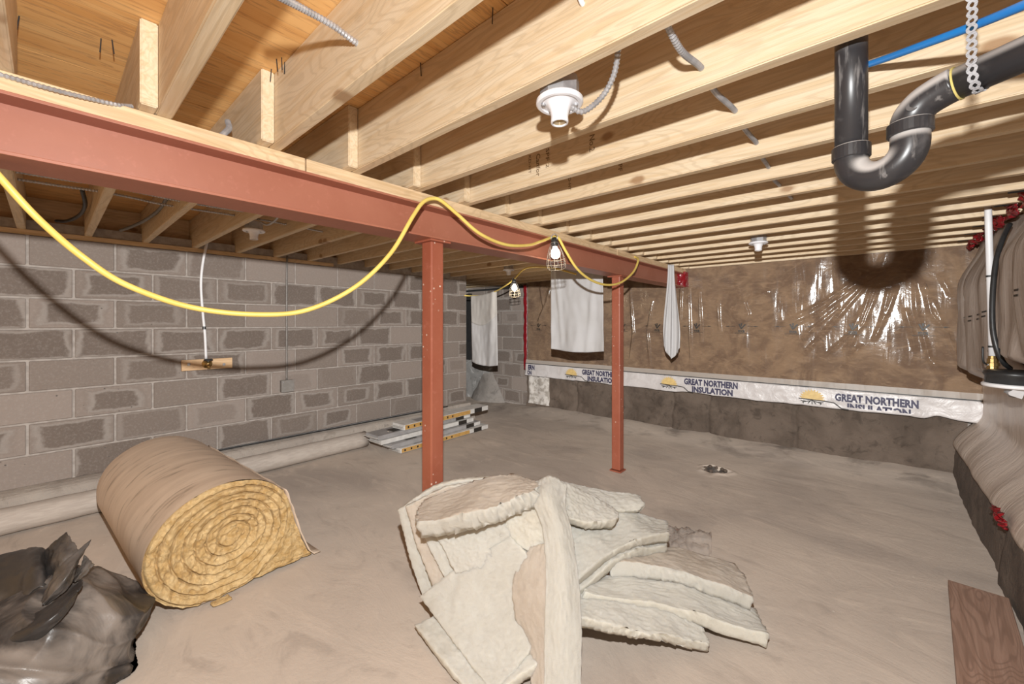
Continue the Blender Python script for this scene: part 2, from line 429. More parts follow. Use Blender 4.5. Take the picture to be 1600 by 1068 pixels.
_v = BAGM.coord('Object'); _a = BAGM.noise(_v, 4, 5, .6, .9); _b = BAGM.noise(_v, 18, 4, .6, .6)
_c = BAGM.mix(BAGM.ramp(_a, .46, .68), (.040, .035, .033), (.23, .195, .168))
BAGM = BAGM.fin(_c, .36, _b, .2, .01)
BAGD = simple('black_bag_folds', (.040, .036, .034), (.17, .146, .128), 5, rough=.34, bs=.15, lo=.45, hi=.72)
BOARD = mat_wood('weathered_board', (.34, .215, .16), (.26, .155, .11), (.10, .05, .035), 2.0, 'X', 'Y', .5)
TUBEW = simple('grey_woven_sleeve', (.43, .37, .32), (.37, .315, .27), 60, (1, .2, 1), rough=.8, bs=.3)
RED = simple('red_sheathing_tape', (.24, .008, .013), (.19, .006, .011), 8, rough=.3)
SHEETW = NT('white_insulation_bag_film')
_v = SHEETW.coord('Object'); _a = SHEETW.noise(_v, 9, 5, .6, .8)
SHEETW = SHEETW.fin(SHEETW.mix(SHEETW.ramp(_a, .35, .65), (0.608, 0.572, 0.560), (0.528, 0.488, 0.472)), .35, _a, .5, .02)
NAVY = simple('navy_print', (.030, .028, .065), (.045, .04, .085), 40, rough=.5, bs=0)
SUNY = simple('yellow_print', (.70, .50, .20), (.60, .42, .17), 30, rough=.5, bs=0)
INK = simple('black_print', (.018, .014, .012), (.03, .025, .02), 40, rough=.5, bs=0)
def mat_brownwool():
    n = NT('brown_glass_wool'); v = n.coord('Object')
    a = n.noise(v, 3.5, 6, .66, 1.2); b = n.noise(n.coord('Object', (1, 1, 2.6)), 9, 6, .68, 1.0); c = n.noise(v, 60, 3)
    col = n.mix(n.ramp(a, .36, .64), (.125, .064, .029), (.24, .148, .080))
    col = n.mix(n.math('MULTIPLY', n.ramp(b, .5, .68), .6), col, (.31, .20, .115))
    col = n.mix(n.math('MULTIPLY', n.ramp(b, .44, .32), .5), col, (.13, .075, .038))
    return n.fin(col, .95, n.math('ADD', a, b), .5, .02)
BROWN = mat_brownwool()
def mat_clear(name, tint, gl, rough, haze):
    n = NT(name); v = n.coord('Object')
    a = n.noise(v, 6, 4, .6, 1.6); b = n.noise(v, 22, 4, .6, .8)
    bn = n.n('ShaderNodeBump'); bn.inputs['Strength'].default_value = .30; bn.inputs['Distance'].default_value = .012
    st_ = n.coord('Object', (11, 1, 1.6)); n.t.nodes[-1].inputs['Rotation'].default_value = (0, .6, 0)
    str_ = n.noise(st_, 1.3, 2, .5, .4)
    n.t.links.new(n.math('ADD', n.math('MULTIPLY', str_, 1.6), n.math('MULTIPLY', b, .3)), bn.inputs['Height'])
    tr = n.n('ShaderNodeBsdfTransparent'); tr.inputs[0].default_value = tint + (1,)
    g = n.n('ShaderNodeBsdfGlossy'); g.inputs['Roughness'].default_value = rough; n.t.links.new(bn.outputs[0], g.inputs['Normal'])
    g.inputs[0].default_value = (1, 1, 1, 1)
    df = n.n('ShaderNodeBsdfDiffuse'); df.inputs[0].default_value = (.72, .66, .60, 1); n.t.links.new(bn.outputs[0], df.inputs['Normal'])
    m1 = n.n('ShaderNodeMixShader'); m1.inputs[0].default_value = haze
    n.t.links.new(tr.outputs[0], m1.inputs[1]); n.t.links.new(df.outputs[0], m1.inputs[2])
    lw = n.n('ShaderNodeLayerWeight'); lw.inputs['Blend'].default_value = .25; n.t.links.new(bn.outputs[0], lw.inputs['Normal'])
    m2 = n.n('ShaderNodeMixShader'); n.t.links.new(n.math('ADD', n.math('MULTIPLY', lw.outputs['Fresnel'], .6), gl), m2.inputs[0])
    n.t.links.new(m1.outputs[0], m2.inputs[1]); n.t.links.new(g.outputs[0], m2.inputs[2])
    n.t.links.new(m2.outputs[0], n.o.inputs['Surface'])
    return n.m
CLEAR = mat_clear('clear_poly_film', (.97, .95, .93), .012, .13, .06)
HEM = mat_clear('dull_poly_hem', (.92, .89, .86), .0, .38, .42)
CRINK = mat_clear('grey_clear_plastic', (.86, .82, .79), .08, .15, .30)
def mat_greywrap(name, c1, c2, c3):
    n = NT(name); v = n.coord('Object')
    a = n.noise(n.coord('Object', (1, 3.5, .6)), 3, 5, .6, .8); b = n.noise(v, 16, 4, .6)
    col = n.mix(n.ramp(a, .35, .65), c1, c2); col = n.mix(n.math('MULTIPLY', n.ramp(b, .55, .75), .4), col, c3)
    return n.fin(col, .36, a, .35, .03)
GREYW = mat_greywrap('taupe_poly_over_wool', (.255, .20, .165), (.335, .275, .235), (.40, .34, .295))
SKIRT = mat_greywrap('pale_poly_skirt', (.54, .445, .375), (.60, .505, .43), (.50, .40, .31))
CARTW = simple('white_carton', (.62, .595, .565), (.52, .495, .465), 14, rough=.7, bs=.05)
CARTG = simple('grey_carton', (.33, .315, .31), (.27, .255, .25), 10, rough=.6, bs=.05)
CARTO = simple('orange_printed_carton', (.50, .29, .085), (.43, .24, .07), 25, rough=.7, bs=.05)
YLAB = simple('yellow_label', (.72, .58, .05), (.66, .52, .05), 30, rough=.5)
def mat_glow(name, col, st):
    n = NT(name); n.b.inputs['Base Color'].default_value = (.9, .9, .88, 1)
    n.b.inputs['Emission Color'].default_value = col + (1,); n.b.inputs['Emission Strength'].default_value = st; return n.m
BULB = mat_glow('lit_bulb', (1.0, .90, .74), 5.0)

# ------------------------------------------------------------------ dimensions
ZJ = HC + .602          # underside of the joists
JH = .235; JT = .038
ZS = ZJ + JH            # underside of the subfloor
XL = -4.07; YL1 = 3.70  # block wall face and its far end
YB = 4.75; XR = .48
Y0 = -1.7

# ------------------------------------------------------------------ floor
DR = Vector((-1.0, 3.755))
def zfloor(x, y):
    z = -.006 + .006 * nz((x, y, 0), 1.1, 3) + .003 * nz((x, y, 0), 6, 8)
    z = min(z, 0)
    z += .068 * sstep(4.25, 4.78, y) * sstep(-4.3, -3.2, x)
    d = math.hypot((x - DR.x) * .9, (y - DR.y))
    a = math.atan2(y - DR.y, x - DR.x)
    rr = .085 + .012 * math.sin(3 * a + 1) + .008 * math.sin(7 * a)
    z -= .075 * (1 - sstep(rr - .03, rr + .006, d))
    z += .012 * math.exp(-((d - rr - .02) / .02) ** 2)
    return z
xs = []; x = -5.6
while x < 1.0:
    xs.append(x); x += .012 if abs(x - DR.x) < .17 else .06
ys = []; y = Y0
while y < YB + .12:
    ys.append(y); y += .012 if abs(y - DR.y) < .17 else .06
mb = MB()
nx, ny = len(xs), len(ys)
mb.add([(x, y, zfloor(x, y)) for x in xs for y in ys], [(i * ny + j, (i + 1) * ny + j, (i + 1) * ny + j + 1, i * ny + j + 1) for i in range(nx - 1) for j in range(ny - 1)])
tag(mb.build('floor', FLOOR, smooth=True), 'rough trowelled beige concrete basement floor', 'floor', kind='structure')
# rough drain liner
mb = MB(); pr = []
mb.grid(lambda u, v: (lambda a, r: (DR.x + r * math.cos(a), DR.y + r * math.sin(a), -.002 - .055 * (1 - v) + .006 * nz((math.cos(a), math.sin(a), v), 4)))(u * 2 * math.pi, .03 + .062 * v), 28, 4)
dr = thing('floor_drain', 'rough round drain hole broken into the concrete floor', 'drain', (DR.x, DR.y, -.07))
mb.build('pipe_wall', simple('dark_hole_liner', (.055, .045, .038), (.13, .108, .09), 30, rough=.8), dr, smooth=True)  # liner coloured dark to give the shallow bowl the shade of a hole
MB().lathe([(0, -.072), (.05, -.07), (.05, -.062), (0, -.06)], (DR.x, DR.y, 0), 20).build('dark_hole_disc', DARK, dr)  # black disc stands in for the shade at the bottom of the hole
mb = MB()
for k in range(9):
    a = k * .7 + .3; r = .07 + .02 * random.random()
    mb.lathe([(0, -.008), (.016, -.004), (.018, .006), (.008, .014), (0, .015)], (DR.x + r * math.cos(a), DR.y + r * math.sin(a), .0 - .006 * (k % 3)), 7)
mb.build('broken_rim', CURB, dr)

# ------------------------------------------------------------------ block walls
BL, BH, JT_ = .4064, .2032, .012
ZB0 = .192
def bevel_box(dx, dy, dz, b=.004):
    m = bmesh.new(); bmesh.ops.create_cube(m, size=1)
    for v in m.verts: v.co = Vector((v.co.x * dx, v.co.y * dy, v.co.z * dz))
    bmesh.ops.bevel(m, geom=list(m.edges), offset=b, segments=1, affect='EDGES')
    me = bpy.data.meshes.new('block'); m.to_mesh(me); m.free(); return me
wl = MB().box((XL - .10, (Y0 + YL1) / 2, (ZB0 + ZJ - .032) / 2 - .0), (.19, YL1 - Y0, ZJ - .032 + .0))
wl = tag(wl.build('wall_left', MORTAR), 'long grey concrete block wall with damp dark patches', 'wall', kind='structure')
cache = {}
def blk(axis, L):
    k = (axis, round(L, 3))
    if k not in cache:
        me = bevel_box(.02, L, BH - JT_) if axis == 'Y' else bevel_box(L, .02, BH - JT_)
        me.materials.append(BLOCK_L if axis == 'Y' else BLOCK_B); cache[k] = me
    return cache[k]
for r in range(8):
    zc = ZB0 + (r + .5) * BH
    off = -.087 if (7 - r) % 2 == 0 else -.087 + BL / 2
    k = math.floor((Y0 - off) / BL)
    while off + k * BL < YL1 - .03:
        a = max(Y0, off + k * BL); b = min(YL1, off + (k + 1) * BL); k += 1
        if b - a < .05: continue
        full = abs(b - a - BL) < 1e-4
        L = b - a - JT_ + (0 if full else 0)
        linked('block', blk('Y', L), (XL - .006 + random.uniform(-.0015, .0015), (a + b) / 2, zc), wl)
# footing ledge along its base
def ledge(u, v):
    y = Y0 + (YL1 + .02 - Y0) * u
    prof = [(XL - .02, .200), (XL + .05, .192), (XL + .10, .175), (XL + .13, .12), (XL + .14, .02), (XL + .145, -.03)]
    t = v * (len(prof) - 1); i = min(int(t), len(prof) - 2); f = t - i
    x = prof[i][0] * (1 - f) + prof[i + 1][0] * f; z = prof[i][1] * (1 - f) + prof[i + 1][1] * f
    z *= 1 - .25 * sstep(2.6, 3.7, y) * (z < .19)
    return Vector((x + .012 * nz((x, y, z), 5), y, z + .008 * nz((x, y, z), 4, 4)))
mb = MB(); mb.grid(ledge, 90, 14)
mb.add([ledge(1, j / 14) for j in range(15)] + [(XL - .02, YL1 + .02, -.03)], [tuple(range(16))])
tag(mb.build('trim_1', LEDGE, smooth=False), 'rough concrete footing ledge along the block wall', 'ledge', kind='structure')

# sill plate and back wall
MB().box((XL - .07, (Y0 + 1.9) / 2, ZJ - .016), (.15, 1.9 - Y0, .032)).build('sill_plate', PLATE, wl)
MB().box((XL - .09, (1.9 + YL1) / 2, ZJ - .016), (.14, YL1 - 1.9, .032)).build('sill_plate', PLATE, wl)

wb = MB().box((-2.35, YB + .13, ZS / 2), (6.6, .2, ZS))
wb = tag(wb.build('wall_back', MORTAR), 'back foundation wall with bare grey blocks in the far left corner', 'wall', kind='structure')
for r in range(9):
    zc = .015 + (r + .5) * BH
    off = -5.62 + (BL / 2 if r % 2 else 0)
    for k in range(6):
        a = off + k * BL; b = a + BL
        if a < -5.6 or b > -3.55: continue
        linked('block', blk('X', BL - JT_), ((a + b) / 2, YB + .028 + random.uniform(-.001, .001), zc), wb)
# parged, peeling patch and mortar cone
def lump(xa, xb, za, zb, d, seed, top=None):
    def fn(u, v):
        x = xa + (xb - xa) * u; z = za + (zb - za) * v
        e = min(sstep(0, .06, u), sstep(0, .06, 1 - u), sstep(0, .1, 1 - v))
        return Vector((x, YB + .017 - e * d * (1 + .6 * nz((x, 0, z), 6, seed)), z))
    return fn
MB().grid(lump(-5.5, -4.62, -.01, .62, .03, 2), 40, 30).build('parging', PARGE, wb, smooth=True)
def cone(u, v):
    x = -4.72 + (u - .5) * (.78 - .6 * v); z = -.01 + .5 * v
    return Vector((x, YB + .012 - (.16 * (1 - v) ** 1.4 + .02) * math.sin(math.pi * min(max(u, 0), 1)) ** .7 + .02 * nz((x, 0, z), 7), z))
MB().grid(cone, 24, 20).build('mortar_cone', mat_conc('mortar_cone', (.20, .175, .155), (.27, .24, .215), (.17, .15, .13)), wb, smooth=True)
MB().box((-5.20, YB + .0, 1.19), (.20, .07, 1.12)).build('dark_gap_shade', DARK, wb)
MB().box((-4.75, YB + .02, ZJ - .05), (1.9, .05, .03)).build('dark_gap_shade', DARK, wb)  # black strip stands in for the shadow under the rim board
# the return of the corner recess
tag(MB().box((-5.66, (YL1 + YB) / 2, ZS / 2), (.12, YB - YL1 + .6, ZS)).build('wall_recess', MORTAR), 'side wall of the far left corner recess', 'wall', kind='structure')
tag(MB().box((-4.85, YL1 - .11, ZS / 2), (1.5, .2, ZS)).build('wall_jog', MORTAR), 'return wall hidden behind the end of the block wall', 'wall', kind='structure')

# low concrete strip of the back wall
def lowwall(u, v):
    x = -3.86 + (XR + .08 + 3.86) * u; z = -.02 + .57 * v
    d = .055 + .022 * nz((x, 0, z), 2.2, 1) + .026 * nz((x, 0, z), 6, 5) + .012 * nz((x, 0, z), 17, 8) + .06 * (1 - sstep(0, .35, v)) * (.4 + nz((x, 1, 0), 3, 2))
    for c in (-3.0, -2.35, -1.72, -1.33, -.55):                # vertical cracks between pours
        d -= .03 * math.exp(-((x - c + .03 * nz((z, c, 0), 5)) / .018) ** 2)
    return Vector((x, YB + .03 - d, z))
mb = MB().grid(lowwall, 260, 34)
mb.build('low_concrete', CURB, wb, smooth=True)
mb = MB(); mb.grid(lambda u, v: lowwall(.008 + u * .085, .16 + v * .70) + Vector((0, -.012 + .01 * (abs(u - .5) > .46) , .02 * nz((u, v, 0), 5) * (v > .9))), 24, 20)
mb.build('white_paint_patch', simple('flaking_white_paint', (.60, .555, .51), (.36, .32, .28), 16, rough=.9, lo=.42, hi=.58), wb, smooth=True)

# right foundation curb
def curb(u, v):
    y = Y0 + (YB + .05 - Y0) * u
    prof = [(XR - .0, -.03), (XR, .05), (XR + .005, .2), (XR + .02, .29), (XR + .06, .315), (XR + .25, .32)]
    t = v * 5; i = min(int(t), 4); f = t - i
    x = prof[i][0] * (1 - f) + prof[i + 1][0] * f; z = prof[i][1] * (1 - f) + prof[i + 1][1] * f
    a = .016 * nz((x, y, z), 3, 2) + .008 * nz((x, y, z), 11, 5)
    a -= .03 * math.exp(-((y - 3.05 + .2 * (z - .15)) / .03) ** 2)
    if y < 3.05: a += .02
    return Vector((x - a, y, z + .01 * nz((x, y, z), 6)))
wr = tag(MB().grid(curb, 200, 22).build('wall_right', CURB, smooth=True), 'low rough concrete foundation curb along the right side', 'wall', kind='structure')
MB().box((XR + .5, (Y0 + YB) / 2, ZS / 2), (.3, YB - Y0 + .3, ZS)).build('outer_block', MORTAR, wr)

# ------------------------------------------------------------------ ceiling: subfloor panels and joists
ce = MB().box((-2.4, (Y0 + YB) / 2, ZS + .03), (6.6, YB - Y0 + .3, .018))
ce = tag(ce.build('ceiling', PLY), 'open wooden floor framing overhead with pale joists and plywood', 'ceiling', kind='structure')
pm = {}
xa = -5.6; row = 0
while xa < .85:
    xb = min(xa + 1.22, .85); ya = Y0 - (1.22 if row % 2 else 0)
    while ya < YB + .1:
        yb = min(ya + 2.44, YB + .1); a_ = max(ya, Y0)
        if yb - a_ > .05:
            m_ = MB().box((0, 0, 0), (xb - xa - .003, yb - a_ - .003, .016)).mesh('plywood_panel', PLY)
            linked('plywood_panel', m_, ((xa + xb) / 2, (a_ + yb) / 2, ZS + .0082), ce)
        ya += 2.44
    xa += 1.22; row += 1
def joist_mesh(L):
    m = bmesh.new(); bmesh.ops.create_cube(m, size=1)
    for v in m.verts: v.co = Vector((v.co.x * L, v.co.y * JT, v.co.z * JH))
    bmesh.ops.bevel(m, geom=[e for e in m.edges], offset=.003, segments=2, affect='EDGES')
    me = bpy.data.meshes.new('joist'); m.to_mesh(me); m.free(); me.materials.append(JOIST); return me
LR0, LR1 = -1.70, .66
LL0, LL1 = -4.17, -1.50
jr = joist_mesh(LR1 - LR0); jl = joist_mesh(LL1 - LL0); jll = joist_mesh(-1.5 + 5.6)
JY = [.205 + .2965 * i for i in range(-6, 16)]
for y in JY:
    linked('joist', jr, ((LR0 + LR1) / 2, y + JT / 2, ZJ + JH / 2), ce)
    if y < 3.6: linked('joist', jl, ((LL0 + LL1) / 2, y - JT / 2 - .001, ZJ + JH / 2), ce)
    else: linked('joist', jll, ((-5.6 + LL1) / 2, y - JT / 2 - .001, ZJ + JH / 2), ce)
# rim boards above the walls
MB().box((LL0 - .02, (Y0 + YL1) / 2, ZJ + JH / 2), (.036, YL1 - Y0, JH - .004)).build('rim_board', PLATE, ce)
MB().box((LR1 + .02, (Y0 + YB) / 2, ZJ + JH / 2), (.036, YB - Y0, JH - .004)).build('rim_board', PLATE, ce)
MB().box((-2.4, YB + .02, ZJ + JH / 2), (6.4, .036, JH - .004)).build('rim_board', PLATE, ce)

# nails poking through the subfloor
nm = MB().tube([(0, 0, 0), (.004, .002, -.04)], .0016, 6).mesh('nail', BLACKR)
for (px, py) in ((432, 92), (424, 108), (440, 90), (445, 97), (585, 160), (657, 98), (770, 12), (175, 62), (30, 25), (158, 60)):
    p = on_z(px, py, ZS)
    linked('nail', nm, (p.x, p.y, ZS), ce, random.random() * 6)

INKJ = simple('joist_ink_stamp', (.16, .10, .05), (.20, .13, .07), 60, rough=.7, bs=0)
for txt, px, py, ji, hh in (('Canfor', 838, 252, 4, .022), ('SPF 2', 853, 244, 4, .018), ('KD-HT', 826, 254, 4, .014), ('No.2', 921, 224, 4, .024), ('SPF', 966, 262, 5, .020), ('KD-HT', 888, 282, 5, .016)):
    yj = .205 + .2965 * ji; p = on_y(px, py, yj)
    me = text_mesh(txt, hh, .016 * len(txt), .01); me.materials.append(INKJ)
    o = linked('ink_stamp', me, (p.x, yj - .0008, min(p.z + .03, ZS - .01)), ce); o.rotation_euler = (0, math.pi / 2, 0)

# ------------------------------------------------------------------ steel beam and columns
BX = -1.62; BW = .152; BZ0 = HC + .401; BZ1 = HC + .553
bm_ = thing('steel_beam', 'long red primed steel I-beam carrying the joists', 'beam', (BX, 1.5, BZ0))
Yc = (Y0 + YB) / 2; Ly = YB - Y0 - .02
MB().box((BX, Yc, BZ0 + .0045), (BW, Ly, .009)).build('bottom_flange', BEAMS, bm_, bevel=.0015)
MB().box((BX, Yc, BZ1 - .0045), (BW, Ly, .009)).build('top_flange', BEAMS, bm_, bevel=.0015)
MB().box((BX, Yc, (BZ0 + BZ1) / 2), (.012, Ly, BZ1 - BZ0 - .018)).build('web', BEAMS, bm_)
wrp = MB(); a0 = YB - .20
wrp.box((BX + .012, YB - .09, (BZ0 + BZ1) / 2 + .004), (BW + .02, .13, BZ1 - BZ0 + .02))
o = wrp.build('red_tape_wrap', RED, bm_); tag(o, 'crumpled red tape around the beam end')
m = o.modifiers.new('s', 'SUBSURF'); m.subdivision_type = 'SIMPLE'; m.levels = 4; m.render_levels = 4
tx = bpy.data.textures.new('crumple', 'CLOUDS'); tx.noise_scale = .05
m = o.modifiers.new('d', 'DISPLACE'); m.texture = tx; m.strength = .03; m.mid_level = .7
npl = thing('nailing_plate', 'long wooden nailing plate lying on the red steel beam', 'timber', (BX, 1.5, BZ1))
for (a, b) in ((Y0, .62), (.625, 3.05), (3.055, YB - .02)):
    MB().box((BX, (a + b) / 2, (BZ1 + ZJ) / 2), (BW - .012, b - a, ZJ - BZ1 - .001)).build('plank', PLATE, npl, bevel=.002, origin=(BX, (a + b) / 2, ZJ))
def column(name, y, lab):
    c = thing(name, lab, 'column', (BX, y, 0), 'red steel columns')
    s = .076
    MB().box((BX, y, BZ0 / 2 + .004), (s, s, BZ0 - .012)).build('post', STEEL, c, bevel=.007)
    MB().box((BX, y, BZ0 - .005), (.13, .12, .009)).build('cap_plate', STEEL, c)
    MB().box((BX, y, .001), (.10, .10, .010)).build('base_plate', STEEL, c)
    w = MB()
    for k in range(4):
        w.tube([(BX + (-1 if k % 2 else 1) * s / 2, y - s / 2 * (1 if k < 2 else -1), .006), (BX - (-1 if k % 2 else 1) * s / 2 * (1 if k in (0, 3) else 1), y - s / 2 * (1 if k < 2 else -1), .006)], .004, 6)
    w.build('weld_bead', STEEL, c)
column('steel_column', 1.25, 'red steel column standing behind the white insulation heap')
column('steel_column', 3.20, 'farther red steel column on the open floor near the drain')

# ------------------------------------------------------------------ insulated back wall
XI0, XI1 = -3.83, XR + .19
ZI0, ZI1 = .655, ZJ + .005
iw = thing('insulated_wall_panel', 'brown glass wool wall behind clear shiny plastic sheet', 'insulation', (-1.7, YB, ZI0))
def wool(u, v):
    x = XI0 + .01 + (XI1 - XI0 - .02) * u; z = ZI0 + (ZI1 - ZI0) * v
    return Vector((x, YB - .055 - .012 * nz((x, 0, z), 3, 2) - .006 * nz((x, 0, z), 9, 7), z))
MB().grid(wool, 150, 44).build('glass_wool', BROWN, iw, smooth=True)
RID = []
def ridge(pts, wd, h): RID.append(([(lambda p: (p.x, p.z))(on_y(a, b, YB - .08)) for a, b in pts], wd, h))
for pts, wd, h in (
    ([(1362, 435), (1300, 505), (1245, 565)], .011, .020), ([(1350, 428), (1290, 470), (1225, 505)], .011, .02), ([(1378, 400), (1352, 480), (1330, 540)], .009, .018),
    ([(1427, 395), (1431, 480), (1452, 560), (1475, 595)], .009, .02), ([(1446, 455), (1455, 490), (1480, 520), (1510, 600)], .01, .022), ([(1452, 460), (1475, 510), (1495, 560)], .008, .016),
    ([(1335, 450), (1280, 490), (1228, 512)], .012, .02), ([(1400, 450), (1385, 490), (1365, 530)], .010, .02), ([(1388, 455), (1378, 500), (1370, 525)], .010, .018),
    ([(1348, 480), (1330, 520), (1290, 555)], .009, .016), ([(1320, 455), (1270, 500)], .013, .018), ([(1415, 485), (1425, 520), (1430, 545)], .012, .02), ([(1345, 540), (1330, 558)], .012, .024),
    ([(1093, 455), (1095, 500), (1096, 535)], .012, .022), ([(1077, 450), (1078, 520), (1080, 570)], .010, .02), ([(1122, 470), (1123, 500), (1125, 518)], .012, .018), ([(1065, 440), (1063, 500)], .014, .02),
    ([(862, 440), (855, 470), (842, 500)], .016, .02), ([(880, 445), (868, 480), (862, 510)], .016, .02), ([(845, 450), (850, 480)], .014, .02), ([(1020, 470), (1012, 520), (1016, 570)], .014, .02),
    ([(1200, 455), (1165, 470), (1130, 450)], .012, .012), ([(1150, 440), (1170, 490), (1150, 530)], .012, .012), ([(1470, 430), (1485, 460)], .012, .018), ([(1440, 440), (1450, 458)], .016, .03),
    ([(1455, 560), (1470, 580)], .014, .018), ([(1310, 480), (1262, 520), (1250, 540)], .010, .018), ([(1372, 450), (1350, 505), (1320, 545)], .008, .016), ([(985, 450), (990, 520), (985, 560)], .014, .018)):
    ridge(pts, wd, h)
def dseg(p, a, b):
    vx, vz = b[0] - a[0], b[1] - a[1]; l2 = vx * vx + vz * vz
    t = max(0, min(1, ((p[0] - a[0]) * vx + (p[1] - a[1]) * vz) / l2))
    return math.hypot(p[0] - a[0] - t * vx, p[1] - a[1] - t * vz), t
SEG = []
for pl, wd, h in RID:
    n_ = len(pl) - 1
    for i in range(n_): SEG.append((pl[i], pl[i + 1], wd, h, i, n_))
def film(u, v):
    x = XI0 + (XI1 - XI0) * u; z = ZI0 - .01 + (ZI1 - ZI0 + .01) * v
    d = .008 + .010 * nz((x, 0, z), 2.4, 6) + .006 * nz((x * 2.2, 0, z), 4, 1)
    best = 0
    for a, b, wd, h, i, n_ in SEG:
        if x < min(a[0], b[0]) - .06 or x > max(a[0], b[0]) + .06 or z < min(a[1], b[1]) - .06 or z > max(a[1], b[1]) + .06: continue
        q, t = dseg((x, z), a, b)
        s = (i + t) / n_
        g = h * math.exp(-(q / wd) ** 2) * math.sin(math.pi * (.12 + .76 * s)) ** .6
        best = max(best, g)
    return Vector((x, YB - .076 - d - best, z))
o = MB().grid(film, 460, 130).build('clear_plastic_sheet', CLEAR, iw, smooth=True)
tag(o, 'wrinkled clear plastic vapour sheet')
# printed marks along the sheet
mk = MB()
def flat(pts): mk.add([(x, 0, z) for x, z in pts], [tuple(range(len(pts)))])
for s in (-1, 1):
    flat([(s * .055, .001), (s * .13, .001), (s * .13, -.001), (s * .055, -.001)]); flat([(s * .15, 0), (s * .115, .005), (s * .115, -.005)])
flat([(-.028, .022), (-.018, .026), (.002, -.014), (-.006, -.028)]); flat([(.03, .022), (.042, .018), (.002, -.028), (-.006, -.028), (.0, -.012)])
flat([(-.008, .03), (.008, .03), (.004, .0), (-.004, .0)]); flat([(-.065, -.068), (.065, -.068), (.065, -.0705), (-.065, -.0705)])
mark = mk.mesh('printed_mark', INK)
mtx = text_mesh('mca', .024, .06, .03); mtx.materials.append(INK)
for k in range(10):
    x = -3.60 + .4345 * k
    zz = 1.215
    yy = min(film((x + dx_ - XI0) / (XI1 - XI0), (zz + dz_ - ZI0) / (ZI1 - ZI0)).y for dx_ in (-.1, -.05, 0, .05, .1) for dz_ in (-.06, 0)) - .002
    linked('printed_mark', mark, (x, yy, zz), iw); linked('printed_letters', mtx, (x - .03, yy, zz - .062), iw)
# red tape at its left edge
def tape(u, v):
    z = .56 + (ZJ - .03 - .56) * u; x = XI0 - .055 + .07 * v + .008 * nz((z, 0, v), 9)
    return Vector((x, YB - .085 - .012 * nz((z, v, 0), 14, 3) + .06 * (v < .1), z))
o = MB().grid(tape, 70, 6).build('red_tape', RED, iw, smooth=True, solid=.002); tag(o, 'crumpled red tape strip at the sheet edge')
MB().box(((XI0 + XI1) / 2, YB - .10, .659), (XI1 - XI0, .014, .010)).build('black_seal_strip', BLACKR, iw)
# white printed film skirt
ws = thing('printed_film_strip', 'white printed plastic film strip hanging below the brown insulated wall', 'film', (-1.7, YB - .1, .49))
def strip_low(x):
    return .487 + .012 * nz((x, 0, 0), 3.1, 4) + .006 * nz((x, 0, 0), 11, 2) + (.03 * sstep(.30, .40, x) - .02 * sstep(.4, .55, x))
def stripf(u, v):
    x = XI0 + .01 + (XI1 - XI0 - .02) * u; lo = strip_low(x); z = lo + (.656 - lo) * v
    d = .010 + .006 * nz((x, 0, z), 7, 5) + .004 * nz((x * .6, 0, z), 24, 1) + .012 * (1 - v) * (1 + nz((x, 0, 0), 4))
    return Vector((x, YB - .098 - d, z))
o = MB().grid(stripf, 260, 14).build('film', SHEETW, ws, smooth=True, solid=.002)
def pleat(u, v):
    x = XI0 + .01 + (XI1 - XI0 - .02) * u; z = .664 + .05 * v
    return Vector((x, YB - .098 - .004 * nz((x, 0, z), 9) - .006 * (1 - v), z))
MB().grid(pleat, 180, 4).build('folded_hem', HEM, ws, smooth=True)
t1 = text_mesh('GREAT NORTHERN', .070, .53, .05); t1.materials.append(NAVY)
t2 = text_mesh('INSULATION', .066, .40, .05); t2.materials.append(NAVY)
t2c = text_mesh('INSULATION', .066, .40, .05, cut=.030); t2c.materials.append(NAVY)
sun = MB(); c0 = (0, 0)
N_ = 48; ring = []
for k in range(N_ + 1):
    a = math.pi * k / N_; r = .095 if k % 4 in (0, 1) else .080
    ring.append((math.cos(a) * r, 0, math.sin(a) * r * .95))
sun.add(ring, [tuple(range(N_ + 1))])
sun = sun.mesh('sun_emblem', SUNY)
rt = MB()
def ln(pts, wd):
    for (a, b) in zip(pts[:-1], pts[1:]):
        d = Vector((b[0] - a[0], 0, b[1] - a[1])); n_ = Vector((-d.z, 0, d.x)).normalized() * wd
        A = Vector((a[0], 0, a[1])); B = Vector((b[0], 0, b[1])); rt.add([A - n_, B - n_, B + n_, A + n_], [(0, 1, 2, 3)])
ln([(-.1, 0), (.10, -.006), (.16, -.012), (.21, -.055), (.26, -.06)], .0045)
for q in ([(0, 0), (.03, -.04)], [(0, 0), (-.03, -.04)], [(0, 0), (.002, -.045)], [(.015, -.015), (.07, -.03), (.06, -.042)], [(-.015, -.015), (-.07, -.03), (-.06, -.042)], [(.04, -.022), (.085, -.02)], [(-.04, -.022), (-.085, -.02)]): ln(q, .0035)
rt = rt.mesh('emblem_roots', INK)
def face_y(x, z): return stripf((x - XI0) / (XI1 - XI0), (z - .487) / .169).y - .014
for x, cutit in ((-.246, True), (-1.55, False), (-2.85, False)):
    dz = -.022 if cutit else -.004
    linked('print_line', t1, (x, face_y(x, .6), .578 + dz), ws)
    pl_ = linked('print_line', t2c if cutit else t2, (x + .085, face_y(x + .2, .53), .503 + dz), ws)
    if cutit: pl_['kind'] = 'stuff'
    linked('sun_emblem', sun, (x - .165, face_y(x, .6), .556 + dz * .3), ws); linked('emblem_roots', rt, (x - .165, face_y(x, .6) - .001, .556 + dz * .3), ws)
t3 = text_mesh('ERN', .070, .12, .05); t3.materials.append(NAVY); t4 = text_mesh('ON', .066, .08, .05); t4.materials.append(NAVY)
linked('print_line', t3, (-3.76, face_y(-3.7, .6), .572), ws); linked('print_line', t4, (-3.77, face_y(-3.7, .53), .498), ws)

